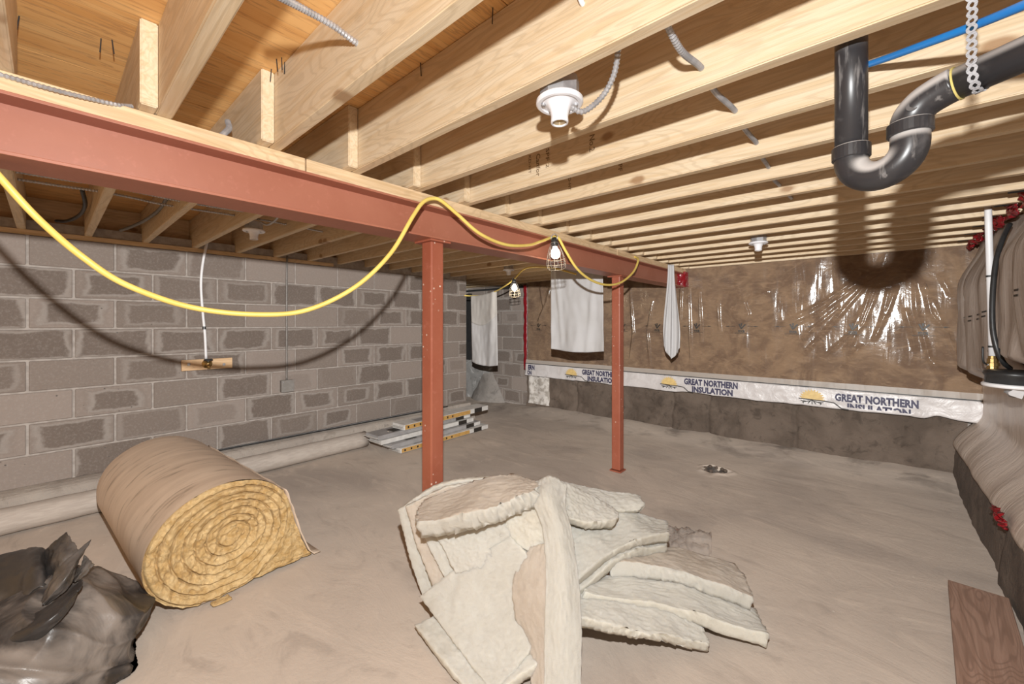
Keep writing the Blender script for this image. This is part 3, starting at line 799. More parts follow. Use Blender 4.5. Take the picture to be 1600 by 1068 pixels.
# ------------------------------------------------------------------ right wall wraps
def bulge(ya, yb, zlo, xo, seed):
    def fn(u, v):
        y = ya + (yb - ya) * u; zl = zlo + .10 * (abs(u - .5) * 2) ** 2 + .03 * nz((y, 0, 0), 5, seed); z = zl + (ZJ - .01 - zl) * v
        k = math.sin(math.pi * min(1, max(0, u * .96 + .02))) ** .45
        prof = (.04 + .15 * sstep(0, .10, v)) * (1 - .62 * sstep(.62, 1.02, v))
        fold = .012 * math.sin(y * 26 + 4 * nz((y, 0, z), 2, seed)) * (1 - sstep(.7, 1, v)) + .012 * nz((y * 2.5, 0, z), 3, seed)
        fold -= .025 * math.exp(-((u - .52 - .05 * (v - .5)) / .03) ** 2)
        return Vector((XR + .17 - prof * k - fold, y, z))
    return fn
for (ya, yb, zl, seed, lab) in ((3.40, 4.72, .86, 1, 'bulging taupe plastic-wrapped insulation blanket in the back right corner'), (2.05, 3.47, 1.02, 6, 'bulging taupe plastic-wrapped insulation blanket right of the white pipe')):
    o = MB().grid(bulge(ya, yb, zl, 0, seed), 90, 60).build('insulation_blanket', GREYW, smooth=True, solid=.012)
    tag(o, lab, 'insulation', 'wrapped blankets on the right wall')
    fnb = bulge(ya, yb, zl, 0, seed)
    for k in range(14):
        u_ = .16 + .055 * (k // 2) + .004 * (k % 2); v_ = .44 - .028 * (k % 2)
        p = fnb(u_, v_); q2 = fnb(u_ + .022, v_); nrm_ = Vector((-.004, 0, 0))
        MB().add([p + nrm_ + Vector((0, 0, -.004)), q2 + nrm_ + Vector((0, 0, -.004)), q2 + nrm_ + Vector((0, 0, .005)), p + nrm_ + Vector((0, 0, .005))], [(0, 1, 2, 3)]).build('printed_dash', INK, o)
# faint dashes of print
o = thing('plastic_skirt', 'pale plastic sheet draped down the right wall over the curb', 'plastic sheet', (XR + .1, 3.4, .3))
def skirt(u, v):
    y = 1.9 + (YB - .04 - 1.9) * u; z = .30 + (.98 - .30) * v
    z -= (1 - v) * (.015 + .015 * nz((y, 0, 0), 4, 2))
    x = XR + .165 - .15 * (1 - sstep(0, .42, v)) - .010 * nz((y, 0, z), 3, 3) - .004 * nz((y * 2, 0, z), 4, 1)
    return Vector((x - .012, y, z))
MB().grid(skirt, 130, 44).build('sheet', SKIRT, o, smooth=True, solid=.004)
def rip(c, n, sz, seed):
    mb = MB()
    def fn(u, v): 
        return Vector(c) + Vector((.03 * nz((u, v, 0), 6, seed) + .01, (u - .5) * sz[0] + .01 * nz((u, v, 1), 7, seed), (v - .5) * sz[1] + .02 * nz((u, v, 2), 5, seed)))
    return mb.grid(fn, 14, 10)
o2 = rip((XR - .035, 3.00, .325), 0, (.20, .05), 4).build('red_tape_scrap', RED, o, smooth=True, solid=.003)
# red tape and dark gaps at the joist ends above the wraps
for k, y in enumerate(JY):
    if y > 2.4 and y < YB - .2:
        rp = rip((XR + .06, y + .16, ZJ - .005), 0, (.2, .09), k).build('red_tape', RED, wr, smooth=True, solid=.003)
        MB().box((XR + .02, y + .055, ZJ + .03), (.05, .045, .06)).build('dark_gap_shade', DARK, wr)

# ------------------------------------------------------------------ lampholders
def lampholder(x, y, lab):
    ZJ = HC + .602 - .012
    t = thing('lampholder', lab, 'light fixture', (x, y, ZJ - .03), 'porcelain lampholders on the joists')
    MB().lathe([(.050, .0), (.052, .004), (.052, .050), (.0, .052)], (x, y, ZJ + .0), 8).build('junction_box', GALV, t)
    pb = MB().lathe([(.0, .002), (.058, .002), (.062, -.002), (.062, -.009), (.058, -.0125), (.050, -.0125), (.0475, -.009), (.038, -.010), (.031, -.015), (.0255, -.028), (.0225, -.046), (.0235, -.058), (.022, -.061), (.0185, -.061), (.018, -.040), (0, -.038)], (x, y, ZJ), 40).build('porcelain_base', PORC, t, smooth=True, sharp=.7)
    MB().lathe([(.0182, -.057), (.0175, -.045), (.0175, -.0405), (0, -.0402)], (x, y, ZJ), 20).build('screw_shell', BRASS, pb, smooth=True)
    for s in (-1, 1):
        p = Vector((x, y, ZJ - .012)) + RX * (.043 * s)
        MB().lathe([(.0055, .006), (.0065, .0), (.005, -.003), (0, -.0035)], p, 12).build('screw', GALV, pb, smooth=True)
lampholder(-.62, .895, 'white porcelain lampholder nearest the camera with its metal box')
lampholder(-.62, 3.42, 'small white porcelain lampholder on the far right joists')
lampholder(-2.93, .86, 'white porcelain lampholder behind the beam above the block wall')
lampholder(-2.98, 3.33, 'tiny white porcelain lampholder on the far joists behind the beam')

# ------------------------------------------------------------------ armoured cables and wires
def armoured(name, pts, r, lab, mat=None, cat='cable', n=6, pitch=.0085, sub=8):
    path = cr(pts, sub)
    # resample evenly
    L = [0]
    for a, b in zip(path[:-1], path[1:]): L.append(L[-1] + (b - a).length)
    N_ = max(8, int(L[-1] / (pitch / 2))); N_ = min(N_, 900); out = []; j = 0
    for i in range(N_ + 1):
        s = L[-1] * i / N_
        while j < len(L) - 2 and L[j + 1] < s: j += 1
        t = (s - L[j]) / max(1e-9, L[j + 1] - L[j]); out.append(path[j].lerp(path[j + 1], t))
    rs = [r * (1.06 if i % 2 else .74) for i in range(len(out))]
    return tag(MB().tube(out, rs, 10).build(name, mat or GALV, smooth=False), lab, cat)
armoured('armored_cable', [Q(415, -16, .76), Q(470, 12, .86), Q(520, 40, .94), Q(557, 67, 1.003), Q(575, 74, 1.04)], .0075, 'silver armored cable entering a hole in the joist at the top left')
armoured('armored_cable', [Q(893, 168, 1.05), Q(912, 174, 1.04), Q(940, 152, 1.02), Q(958, 120, .99), Q(965, 85, .965), Q(965, 45, .95), Q(955, 0, .94)], .0075, 'silver armored cable looping from the nearest porcelain lampholder')
yy = [.79, .84, .95, 1.094, 1.2, 1.39, 1.5, 1.69, 1.8, 1.98, 2.1, 2.28, 2.6]
zz = [1.905, 1.885, 1.865, 1.89, 1.875, 1.893, 1.878, 1.893, 1.88, 1.893, 1.88, 1.893, 1.9]
armoured('armored_cable', [(-.318 + .008 * math.sin(a * 5), a, b) for a, b in zip(yy, zz)], .0075, 'silver armored cable threaded through the joists right of the lampholder')
for k, (x, z, r) in enumerate(((-2.77, 1.90, .007), (-2.94, 1.905, .007))):
    armoured('armored_cable', [(x + .01 * math.sin(y * 3 + k), y, z + .006 * math.sin(y * 9)) for y in (-.9, -.3, 0, .16, .3, .45, .6 + .3 * k, .9 + .4 * k)], r, ('upper thin silver armored cable running behind the beam at the left', 'lower thin silver armored cable running behind the beam at the left')[k], pitch=.012)
armoured('armored_cable', [Q(-30, 108, .95), Q(20, 122, .98), Q(80, 139, 1.02), Q(140, 154, 1.07), Q(185, 164, 1.12), Q(205, 166, 1.16)], .006, 'silver armored cable lying along the nailing plate at the far left')
armoured('connector_cable', [Q(345, 213, 1.33), Q(352, 207, 1.36), Q(358, 200, 1.40), Q(356, 190, 1.44)], .009, 'short silver cable stub rising behind the nailing plate')
def wire(name, pts, r, lab, mat, cat='wire', n=8): return tag(MB().tube(cr(pts, 8), r, n).build(name, mat, smooth=True), lab, cat)
wire('white_wire', [Q(900, -30, .9), Q(906, -5, .91), Q(912, 8, .925), Q(925, 14, .94)], .006, 'short white wire poking from the joist above the lampholder', WHITEP)
p = Vector((-2.86, .86, ZJ + .02))
wire('loop_wire', [p + Vector((.05, 0, 0)), p + Vector((.12, .02, -.025)), p + Vector((.25, .03, .0)), p + Vector((.33, .02, .06)), p + Vector((.36, .0, .13))], .006, 'grey wire loop from the lampholder behind the beam', GALV)
wire('wire_bundle', [on_x(128, 295, -3.2) , on_x(133, 320, -3.4), on_x(124, 336, -3.7), on_x(105, 345, -3.9), on_x(88, 345, -3.98)], .010, 'dark wire bundle in the joist bay above the left wall', BLACKR)
wire('wire_bundle', [on_x(262, 306, -3.0), on_x(250, 326, -3.3), on_x(228, 343, -3.6), on_x(205, 354, -3.9), on_x(188, 360, -3.98)], .010, 'grey wire bundle curving through the second joist bay', simple('grey_cable', (.22, .21, .2), (.18, .17, .16), 20, rough=.5))
wire('white_wire', [Q(1424, 30, 1.02), Q(1427, 48, 1.03), Q(1429, 54, 1.06)], .006, 'short pale wire entering a joist hole beside the blue pipe', simple('cream_cable', (.70, .58, .42), (.64, .5, .36), 20))

# ------------------------------------------------------------------ yellow cord with caged work lamps
tag(MB().tube(cr([Q(-90, 175, .96), Q(-40, 232, .98), Q(0, 277, 1.0), Q(60, 342, 1.05), Q(130, 402, 1.1), Q(200, 446, 1.17), Q(300, 480, 1.28), Q(400, 491, 1.38), Q(480, 484, 1.47), Q(555, 448, 1.56), Q(610, 396, 1.64), Q(645, 338, 1.72), Q(661, 316, 1.78), Q(676, 310, 1.83), Q(690, 314, 1.86),
    Q(715, 335, 1.92), Q(750, 365, 2.02), Q(790, 382, 2.17), Q(825, 383, 2.33), Q(845, 377, 2.44), Q(862, 371, 2.54), Q(872, 371, 2.58), Q(884, 392, 2.62), Q(902, 420, 2.70), Q(925, 438, 2.83), Q(950, 445, 3.0), Q(972, 440, 3.17), Q(990, 424, 3.34), Q(997, 407, 3.46), Q(994, 402, 3.54), Q(985, 400, 3.6)], 8), .0085, 12).build('yellow_cord', YELLOW, smooth=True),
    'thick yellow power cord swagged across the room and over the beam', 'cord')
lamp2 = Q(803, 437, 4.42)
tag(MB().tube(cr([Q(900, 428, 3.7), Q(860, 418, 4.0), Q(822, 419, 4.3), lamp2 + Vector((0, 0, .005)), Q(790, 446, 4.6), Q(774, 455, 4.95), Q(755, 461, 5.2), Q(735, 462, 5.42), Q(722, 461, 5.46)], 8), .0085, 8).build('yellow_cord', YELLOW, smooth=True),
    'far yellow power cord sagging over the left hanging towel', 'cord')
def worklamp(p, tilt, lab, power):
    t = thing('caged_work_lamp', lab, 'lamp', p, 'caged work lamps on the yellow cord')
    R = Matrix.Rotation(tilt, 3, 'Y') @ Matrix.Rotation(math.pi, 3, 'X')
    def L(prof, name, mat, n=24): MB().lathe(prof, p, n, R=R).build(name, mat, t, smooth=True)
    L([(.0, -.014), (.012, -.012), (.020, .0), (.022, .018), (.020, .040), (.016, .044), (0, .044)], 'socket', BLACKR)
    L([(.012, .042), (.014, .052), (.024, .068), (.030, .084), (.030, .096), (.024, .110), (.012, .118), (0, .120)], 'bulb', BULB)
    cg = MB()
    prof = [(.022, .022), (.034, .050), (.046, .085), (.054, .120), (.058, .150), (.056, .175), (.050, .182)]
    for k in range(8):
        a = 2 * math.pi * k / 8
        cg.tube([Vector(p) + R @ Vector((r * math.cos(a), r * math.sin(a), h)) for r, h in prof], .0016, 6)
    for r, h in ((.023, .022), (.054, .120), (.058, .150), (.050, .182)):
        cg.tube([Vector(p) + R @ Vector((r * math.cos(2 * math.pi * k / 28), r * math.sin(2 * math.pi * k / 28), h)) for k in range(28)], .0016, 6, closed=True)
    cg.build('wire_guard', WIREG, t, smooth=True)
    cl = MB()
    for s in (-1, 1): cl.tube(cr([Vector(p) + Vector((s * .012, 0, -.01)), Vector(p) + Vector((s * .024, 0, .012)), Vector(p) + Vector((s * .012, 0, .03)), Vector(p) + Vector((0, 0, .034))], 5), .003, 6)
    cl.build('hook', GALV, t, smooth=True)
    ld = bpy.data.lights.new('bulb_light', 'POINT'); ld.energy = power; ld.color = (1.0, .80, .52); ld.shadow_soft_size = .028
    lo = bpy.data.objects.new('bulb_light', ld); COL.objects.link(lo); lo.parent = t; lo.location = R @ Vector((0, 0, .135))
worklamp(Q(866, 374, 2.50), -.10, 'lit caged work lamp clamped on the red beam', .45)
worklamp(lamp2, -.08, 'lit caged work lamp hanging beside the left towel', 2.0)

# ------------------------------------------------------------------ towels
def towel(name, lab, fn, nu, nv):
    o = MB().grid(fn, nu, nv).build(name, CLOTH, smooth=True, solid=.004); return tag(o, lab, 'towel', 'hanging white towels')
tl, tr_ = on_y(861, 428, 3.40), on_y(942, 428, 3.40)
def tw_mid(u, v):
    x = tl.x + (tr_.x - tl.x) * u + .010 * (1 - v) * (u - .3); z = .965 + .02 * (abs(u - .5) * 2) ** 2 + (ZJ - .005 - .965) * v
    pull = .024 * (1 - v) * math.cos((u - .5) * 9) + .018 * math.exp(-((u - .12 - .10 * (1 - v)) / .04) ** 2) * (.3 + v) + .014 * math.exp(-((u - .86 + .14 * (1 - v)) / .05) ** 2)
    return Vector((x, 3.40 - pull - .006 * nz((u * 6, v * 3, 1), 2), z))
towel('hanging_towel', 'wide white towel hanging from the joists beside the far column', tw_mid, 50, 60)
a_, b_ = Q(736, 462, 5.40), Q(776, 454, 4.95)
def tw_left(u, v):
    top = a_.lerp(b_, u); top.z += -.05 * u * (1 - u) * 1.2
    zb = a_.z - .87 + .0 * u - .03 * math.sin(math.pi * u) + (.02 if u > .5 else 0) * 0
    p = Vector((top.x, top.y, zb + (top.z - zb) * v))
    n_ = Vector((.6, -.75, 0))
    d = .02 * math.sin(u * 8 + 2.5 * v) * (1 - .5 * v) + .03 * math.exp(-((u - .85 + .15 * (1 - v)) / .09) ** 2) + .01 * nz((u * 5, v * 4, 2), 2)
    sw = .03 * (1 - v)
    return p + n_ * d + Vector((sw * .5, sw * .3, 0))
o = towel('hanging_towel', 'white towel hanging on the cord at the corner of the block wall', tw_left, 36, 50)
def tw_leftf(u, v):
    p = tw_left(u, .60 - .07 * math.sin(math.pi * u) + .08 * u + (.40 + .07 * math.sin(math.pi * u) - .08 * u) * v * 1.0); return p + Vector((.6, -.75, 0)) * .008
MB().grid(tw_leftf, 30, 20).build('folded_over_flap', simple('cream_towel', (.53, .505, .475), (.49, .46, .43), 5, rough=.95), o, smooth=True, solid=.003)  # flap cloth slightly yellower than the rest of the towel
pt = Vector((BX + BW / 2 + .012, 4.03, ZJ - .03))
def tw_right(u, v):
    q = 1 - v; wd = .07 + .13 * sstep(0, .9, q) - .02 * sstep(.8, 1, q)
    ww = (u - .5) * wd * .85; z = pt.z - q * (.86 + .06 * math.sin(u * 3.0) - .13 * abs(u - .55))
    dd_ = .022 + .016 * math.sin(u * 17 + 1.5 * q) * (.5 + q * .6)
    return Vector((pt.x + .05, pt.y, z)) + RX * (ww + .012 * (u > .8) * q) - FW * dd_
towel('hanging_towel', 'narrow bunched white towel hanging off the beam near the back wall', tw_right, 40, 50)

# ------------------------------------------------------------------ drain pipe with trap
Vp = Vector((-.035, 1.197, 0)); dd = Vector((.925, -.38, 0)).normalized()
dp = thing('drain_pipe', 'black plastic drain pipe with a U-shaped trap', 'pipe', (Vp.x, Vp.y, 1.54))
r = .0295
MB().tube([(Vp.x, Vp.y, ZS - .01), (Vp.x, Vp.y, 1.615)], r, 28).build('vertical_pipe', BLACKP, dp, smooth=True)
ub = []; R_ = .0505; cz = 1.612
for k in range(25):
    a = math.pi * k / 24
    ub.append(Vp + dd * (R_ - R_ * math.cos(a)) + Vector((0, 0, cz - R_ * math.sin(a))))
ub = [ub[0] + Vector((0, 0, .012))] + ub + [ub[-1] + Vector((0, 0, .025))]
MB().tube(ub, r + .0015, 28).build('trap_bend', BLACKP, dp, smooth=True)
e0 = Vp + dd * 2 * R_
def ring(c, d, rr, h, name): 
    MB().tube([c - d * h / 2, c - d * (h / 2 - .002), c + d * (h / 2 - .002), c + d * h / 2], [rr - .002, rr, rr, rr - .002], 30).build(name, BLACKP, dp, smooth=False)
UPV = Vector((0, 0, 1))
ring(Vp + Vector((0, 0, 1.628)), UPV, r + .0055, .030, 'coupling')
ring(e0 + Vector((0, 0, 1.640)), UPV, r + .0065, .026, 'coupling')
el = [e0 + Vector((0, 0, 1.635)), e0 + Vector((0, 0, 1.652)), e0 + dd * .006 + Vector((0, 0, 1.668)), e0 + dd * .022 + Vector((0, 0, 1.683)), e0 + dd * .045 + Vector((0, 0, 1.692)), e0 + dd * .065 + Vector((0, 0, 1.697))]
MB().tube(cr(el, 5), r + .002, 26).build('elbow', BLACKP, dp, smooth=True)
pd = (dd + Vector((0, 0, .10))).normalized(); ps = e0 + dd * .05 + Vector((0, 0, 1.694))
MB().tube([ps, ps + pd * .75], r, 28).build('branch_pipe', BLACKP, dp, smooth=True)
MB().tube([ps + pd * .017, ps + pd * .020], r + .0022, 26).build('glue_ring', simple('yellow_glue', (.62, .52, .18), (.5, .4, .1), 20), dp)
for c, d in ((Vp + dd * .045 + Vector((0, 0, cz - R_ - .0)), Vector((0.35, -.85, -.25))), (e0 + dd * .005 + Vector((0, 0, 1.668)), Vector((-.1, -.95, .1)))):
    d = d.normalized(); c = c + d * (r - .0005)
    MB().tube([c, c + d * .003], .009, 16).build('moulding_mark', BLACKP, dp)
wire('blue_pipe', [Q(1330, 106, 1.06), Q(1362, 99, 1.0), Q(1440, 71, .86), Q(1520, 41, .75), Q(1600, 8, .66), Q(1720, -45, .56)], .0078, 'blue plastic water pipe running below the joists beside the drain', BLUE, 'pipe', 16)
# perforated hanger strap
def pxof(p): return 800 + F * p.dot(RX) / p.dot(FW)
sp = ps.copy()
while pxof(sp) < 1528: sp = sp + pd * .002
path = [Q(1536, -14, .735), Q(1532, 8, .73), Q(1524, 22, .725), Q(1521, 40, .72)] 
pr_ = sp - (RX * 0)
side = pd.cross(UPV).normalized()
if side.y > 0: side = -side
path = [sp + side * (r + .03) + UPV * .19, sp + side * (r + .012) + UPV * .14, sp - side * .0 + side * (r + .002) + UPV * .115, sp + side * (r + .004) + UPV * .075, sp + side * (r + .004) + UPV * .03, sp + side * (r + .003), sp + side * (r * .75) - UPV * (r * .78), sp - UPV * (r + .003), sp - side * (r * .8) - UPV * (r * .7), sp - side * (r + .003) + UPV * .0]
path = cr(path, 12)
stp = MB(); acc = 0
Lp = [0]
for a, b in zip(path[:-1], path[1:]): Lp.append(Lp[-1] + (b - a).length)
def at_len(s):
    s = max(0, min(Lp[-1] - 1e-6, s)); j = 0
    while Lp[j + 1] < s: j += 1
    t = (s - Lp[j]) / max(1e-9, (Lp[j + 1] - Lp[j])); return path[j].lerp(path[j + 1], t), (path[j + 1] - path[j]).normalized()
pitch = .0145; nst = int((Lp[-1] - .001) / pitch * 10)
for k in range(nst):
    q4 = []
    for kk in (k, k + 1):
        c, tdir = at_len(kk * pitch / 10); t = (kk % 10) / 10 if not (kk == k + 1 and kk % 10 == 0) else 1.0
        wd = .0042 + .0032 * math.sin(math.pi * t); hh = .0030 * math.sqrt(max(0, 1 - ((t - .5) / .26) ** 2)) if abs(t - .5) < .26 else .0
        q4.append((c - pd * wd, c - pd * (hh + 1e-5), c + pd * (hh + 1e-5), c + pd * wd))
    (a0, a1, a2, a3), (b0, b1, b2, b3) = q4
    stp.add([a0, a1, b1, b0], [(0, 1, 2, 3)]); stp.add([a2, a3, b3, b2], [(0, 1, 2, 3)])
tag(stp.build('hanger_strap', simple('strap_plastic', (.40, .40, .42), (.36, .36, .38), 8, rough=.45), smooth=False, solid=.0012), 'white perforated plastic strap slung around the drain pipe', 'strap')

# ------------------------------------------------------------------ water service at the right
wpx = thing('water_pipe', 'white water pipe with brass valve coming down the right wall', 'pipe', (.46, 3.43, 1.05))
top = Q(1544, 330, 2.23); bot = Q(1551, 556, 2.16)
MB().tube([top + Vector((0, 0, .03)), top, bot], .0145, 18).build('pipe', WHITEP, wpx, smooth=True)
for f in (.45, .93):
    c = top.lerp(bot, f); MB().tube([c, c - Vector((0, 0, .010))], .0165, 18).build('black_tie', BLACKR, wpx)
va = Q(1551, 556, 2.16)
MB().lathe([(.0, .0), (.017, .0), (.017, -.012), (.021, -.014), (.021, -.034), (.026, -.036), (.026, -.052), (.020, -.054), (.022, -.07), (.018, -.08), (.018, -.095), (0, -.095)], va, 12).build('brass_valve', BRASS, wpx)
hv = [va + Vector((0, 0, -.045)), va - RX * .03 + Vector((0, 0, -.045)), va - RX * .05 + Vector((0, 0, -.025)), va - RX * .052 + Vector((0, 0, .05))]
MB().tube(hv[:2], .005, 8).build('valve_stem', GALV, wpx, smooth=True)
MB().tube(cr(hv[1:], 6), .0045, 8).build('valve_handle', BLACKR, wpx, smooth=True)
wire('black_hose', [Q(1578, 350, 2.16), Q(1566, 375, 2.14), Q(1556, 410, 2.12), Q(1551, 460, 2.10), Q(1551, 510, 2.08), Q(1558, 545, 2.06), Q(1568, 566, 2.06), Q(1578, 575, 2.1)], .011, 'black hose curving down beside the white water pipe', BLACKR, 'hose', 14)
mt = thing('water_meter', 'black water meter head with yellow label below the brass valve', 'meter', tuple(Q(1585, 600, 2.0)))
mc = Q(1586, 592, 2.02)
def ml(prof, name, mat, n=32): MB().lathe(prof, mc, n).build(name, mat, mt, smooth=True)
ml([(.0, .042), (.085, .042), (.104, .036), (.108, .026), (.104, .016), (.100, .012), (.100, -.022), (0, -.022)], 'head', BLACKR)
ml([(.0, -.022), (.106, -.022), (.112, -.028), (.112, -.038), (.104, -.042), (0, -.042)], 'white_ring', WHITEP)
ml([(.0, -.042), (.034, -.042), (.036, -.07), (.028, -.075), (.020, -.09), (0, -.09)], 'body', GALV)
# label, wrapped on the head facing the room
lb = MB(); a0 = math.atan2(-FW.y - .1, -FW.x)
lb.grid(lambda u, v: mc + Vector((.1012 * math.cos(a0 + (u - .35) * 1.0), .1012 * math.sin(a0 + (u - .35) * 1.0), -.017 + .026 * v)), 12, 2)
lb.build('yellow_label', YLAB, mt)
tg = MB(); tc = mc - RX * .06 - FW * .05 + Vector((0, 0, -.05))
tg.add([tc + RX * .05 + Vector((0, 0, 0)), tc + RX * .03 + Vector((0, 0, -.04)), tc - RX * .03 + Vector((0, 0, -.02)), tc - RX * .035 + Vector((0, 0, -.008)), tc + Vector((0, 0, .012))], [(0, 1, 2, 3, 4)])
tg.build('paper_tag', WHITEP, mt, solid=.001)
dk = MB(); q = mc + RX * .01 - FW * .06
dk.tube([q + Vector((0, 0, -.05)), q + RX * .012 + Vector((0, 0, -.13))], .011, 10)
dk.build('lever', NAVY, mt, smooth=True)
MB().box(q - FW * .012 + RX * .004 + Vector((0, 0, -.095)), (.016, .004, .066), TH).build('lever_label', WHITEP, mt)
MB().tube(cr([mc + RX * .02 - FW * .03 + Vector((0, 0, -.135)), mc + RX * .022 - FW * .03 + Vector((0, 0, -.185)), mc + RX * .028 - FW * .03 + Vector((0, 0, -.20)), mc + RX * .045 - FW * .02 + Vector((0, 0, -.212))], 8), .005, 8).build('drain_lever', NAVY, mt, smooth=True)
cp = mc + RX * .04 - FW * .02 + Vector((0, 0, -.222))
o = MB().tube([cp, cp + RX * .012, cp + RX * .014, cp + RX * .03, cp + RX * .032, cp + RX * .07], [.008, .008, .011, .011, .008, .008], 12).build('pipe_stub', simple('copper', (.45, .22, .13), (.38, .18, .1), 20, rough=.35, Metallic=.8), smooth=False)
tag(o, 'short copper pipe stub at the lower right of the meter', 'pipe')

# ------------------------------------------------------------------ fittings on the block wall
xw = XL + .012
wire('white_water_line', [on_x(324, 376, xw + .02), on_x(317, 410, xw + .02), on_x(314, 445, xw + .018), on_x(317, 490, xw + .016), on_x(320, 520, xw + .016), on_x(322, 560, xw + .02)], .0095, 'thin white water line running down the block wall', WHITEP, 'pipe', 12)
c = on_x(319, 512, xw + .016)
wb2 = thing('hose_bib', 'brass hose bib on a small wooden block on the wall', 'faucet', tuple(on_x(323, 569, xw)))
pa, pb = on_x(283, 571, xw), on_x(362, 566, xw)
wdb = MB().box((xw + .008, (pa.y + pb.y) / 2, (pa.z + pb.z) / 2), (.024, pb.y - pa.y, .085), rot=Matrix.Rotation(.0, 3, 'X')).build('wood_block', mat_wood('pine_block', (.66, .45, .26), (.57, .36, .19), (.3, .15, .06), 1.2, 'Y', 'Z'), wb2, bevel=.002)
fc = on_x(324, 568, xw + .03)
RY = Matrix.Rotation(math.pi / 2, 3, 'Y')
MB().lathe([(0, -.012), (.034, -.012), (.036, -.008), (.034, -.004), (.014, -.002), (.014, .03), (.018, .03), (.018, .045), (0, .045)], fc, 18, R=RY).build('brass_flange', BRASS, wb2, smooth=True)
MB().tube([fc + Vector((.03, 0, 0)), fc + Vector((.045, 0, -.012)), fc + Vector((.05, 0, -.035))], .010, 12).build('spout', BRASS, wb2, smooth=True)
MB().lathe([(.006, -.01), (.006, .012), (.030, .014), (.032, .022), (.026, .028), (0, .03)], fc + Vector((.03, 0, .012)), 12).build('handle', BLACKR, wb2)
for px in (295, 350):
    s_ = on_x(px, 569, xw + .021); MB().lathe([(0, 0), (.012, 0), (.010, .004), (0, .004)], s_, 12, R=RY).build('screw', GALV, wdb)
MB().tube([c + Vector((0, 0, .012)), c - Vector((0, 0, .012))], .0125, 12).build('crimp_ring', BLACKR, wb2)
eb = thing('electrical_box', 'grey square electrical box at the end of the wall conduit', 'electrical box', tuple(on_x(447, 602, xw)))
bc = on_x(447, 602, xw)
MB().box((xw + .02, bc.y, bc.z), (.045, .105, .105)).build('box', DULL, eb, bevel=.004)
cvp = MB().box((xw + .0435, bc.y, bc.z), (.003, .108, .108)).build('cover_plate', simple('box_cover', (.30, .28, .26), (.26, .24, .22), 20, rough=.5, Metallic=.5), eb, bevel=.001)
for s_ in (-1, 1): MB().lathe([(0, 0), (.005, 0), (.004, .003), (0, .003)], (xw + .045, bc.y + s_ * .038, bc.z - s_ * .038), 8, R=RY).build('screw', GALV, cvp)
wire('metal_conduit', [(xw + .014, bc.y, bc.z + .05), (xw + .014, bc.y, bc.z + .3), (xw + .014, bc.y, 1.6), (xw + .014, bc.y + .004, ZJ + .02)], .0085, 'thin metal conduit rising from the electrical box to the joists', DULL, 'conduit', 12)
# small shut-off hole
# ------------------------------------------------------------------ tube, rods and cartons along the wall
xt = XL + .235; rt_ = .076
def sl(y): return Vector((xt + .01 * math.sin(y * 2), y, rt_ + .002))
o = MB().tube([sl(-1.3 + 3.42 * k / 40) for k in range(41)], [rt_ * (1 + .02 * math.sin(k * 2.1)) for k in range(41)], 26).build('sleeved_pipe', TUBEW, smooth=True)
tag(o, 'long pale grey sleeved pipe lying along the foot of the block wall', 'pipe')
for k in range(3):
    wire('thin_rod', [(XL + .03 + .016 * k, .62 + .05 * k, .203 + .002 * k), (XL + .035 + .016 * k, 2.0, .204), (XL + .04 + .016 * k, 3.2 + .06 * k, .203)], .006, ('dark thin rod lying on the footing nearest the wall', 'middle dark thin rod lying on the wall footing', 'outer dark thin rod lying on the wall footing')[k], BLACKR if k != 1 else GALV, 'rod')
def carton(x, y, z, L, wd, h, rz, kind, lab):
    t = thing('long_carton', lab, 'carton', (x, y, z), 'stacked long cartons')
    body = CARTW if kind in ('w', 'o') else CARTG
    R = Matrix.Rotation(rz, 3, 'Z')
    t = MB().box((x, y, z + h / 2), (wd, L, h - .002), rz).build('body', body, t, bevel=.003)
    def pp(dx, dy, dz): return Vector((x, y, z)) + R @ Vector((dx, dy, dz))
    if kind == 'o':
        MB().box(pp(wd / 2 + .0006, -L * .12, h / 2), (.002, L * .74, h * .8), rz).build('orange_printed_side', CARTO, t)
        for k in range(9): MB().box(pp(wd / 2 + .0018, -L * .46 + k * .075, h / 2), (.001, .018, h * .4), rz).build('printed_icon', INK, t)
    MB().box(pp(wd / 2 + .0006 if kind != 'o' else wd / 2 + .0007, L * .36, h / 2), (.002, .13, h * .92), rz).build('dark_label', INK, t)
    MB().box(pp(0.02, -L * .30, h + .0003), (wd * .55, .13, .001), rz).build('dark_window_print', CARTG if body is CARTW else INK, t)
    fl_ = MB().box(pp(0, -L / 2 - .012, h * .55), (wd * .94, .026, .004), rz); fl_.build('end_flap', CARTW, t)
    MB().box(pp(wd / 2 + .0006, L * .45, h / 2), (.0025, .10, h * .8), rz).build('white_label', CARTW, t)
bx0 = -3.56
zc = .002
carton(bx0 + .07, 2.83, zc, 1.22, .20, .048, .03, 'o', 'long carton with orange print at the bottom of the stack')
zc += .049
carton(bx0 + .02, 2.76, zc, 1.22, .21, .045, .05, 'g', 'grey long carton second from the floor in the stack')
zc += .046
carton(bx0 - .02, 2.68, zc, 1.22, .20, .045, .03, 'w', 'white long carton in the middle of the stack')
zc += .046
carton(bx0 - .05, 2.66, zc, 1.24, .21, .045, .06, 'g', 'grey long carton just under the topmost one')
zc += .046
carton(bx0 - .02, 2.93, zc, 1.24, .19, .055, .055, 'o', 'topmost white carton with orange printed side')

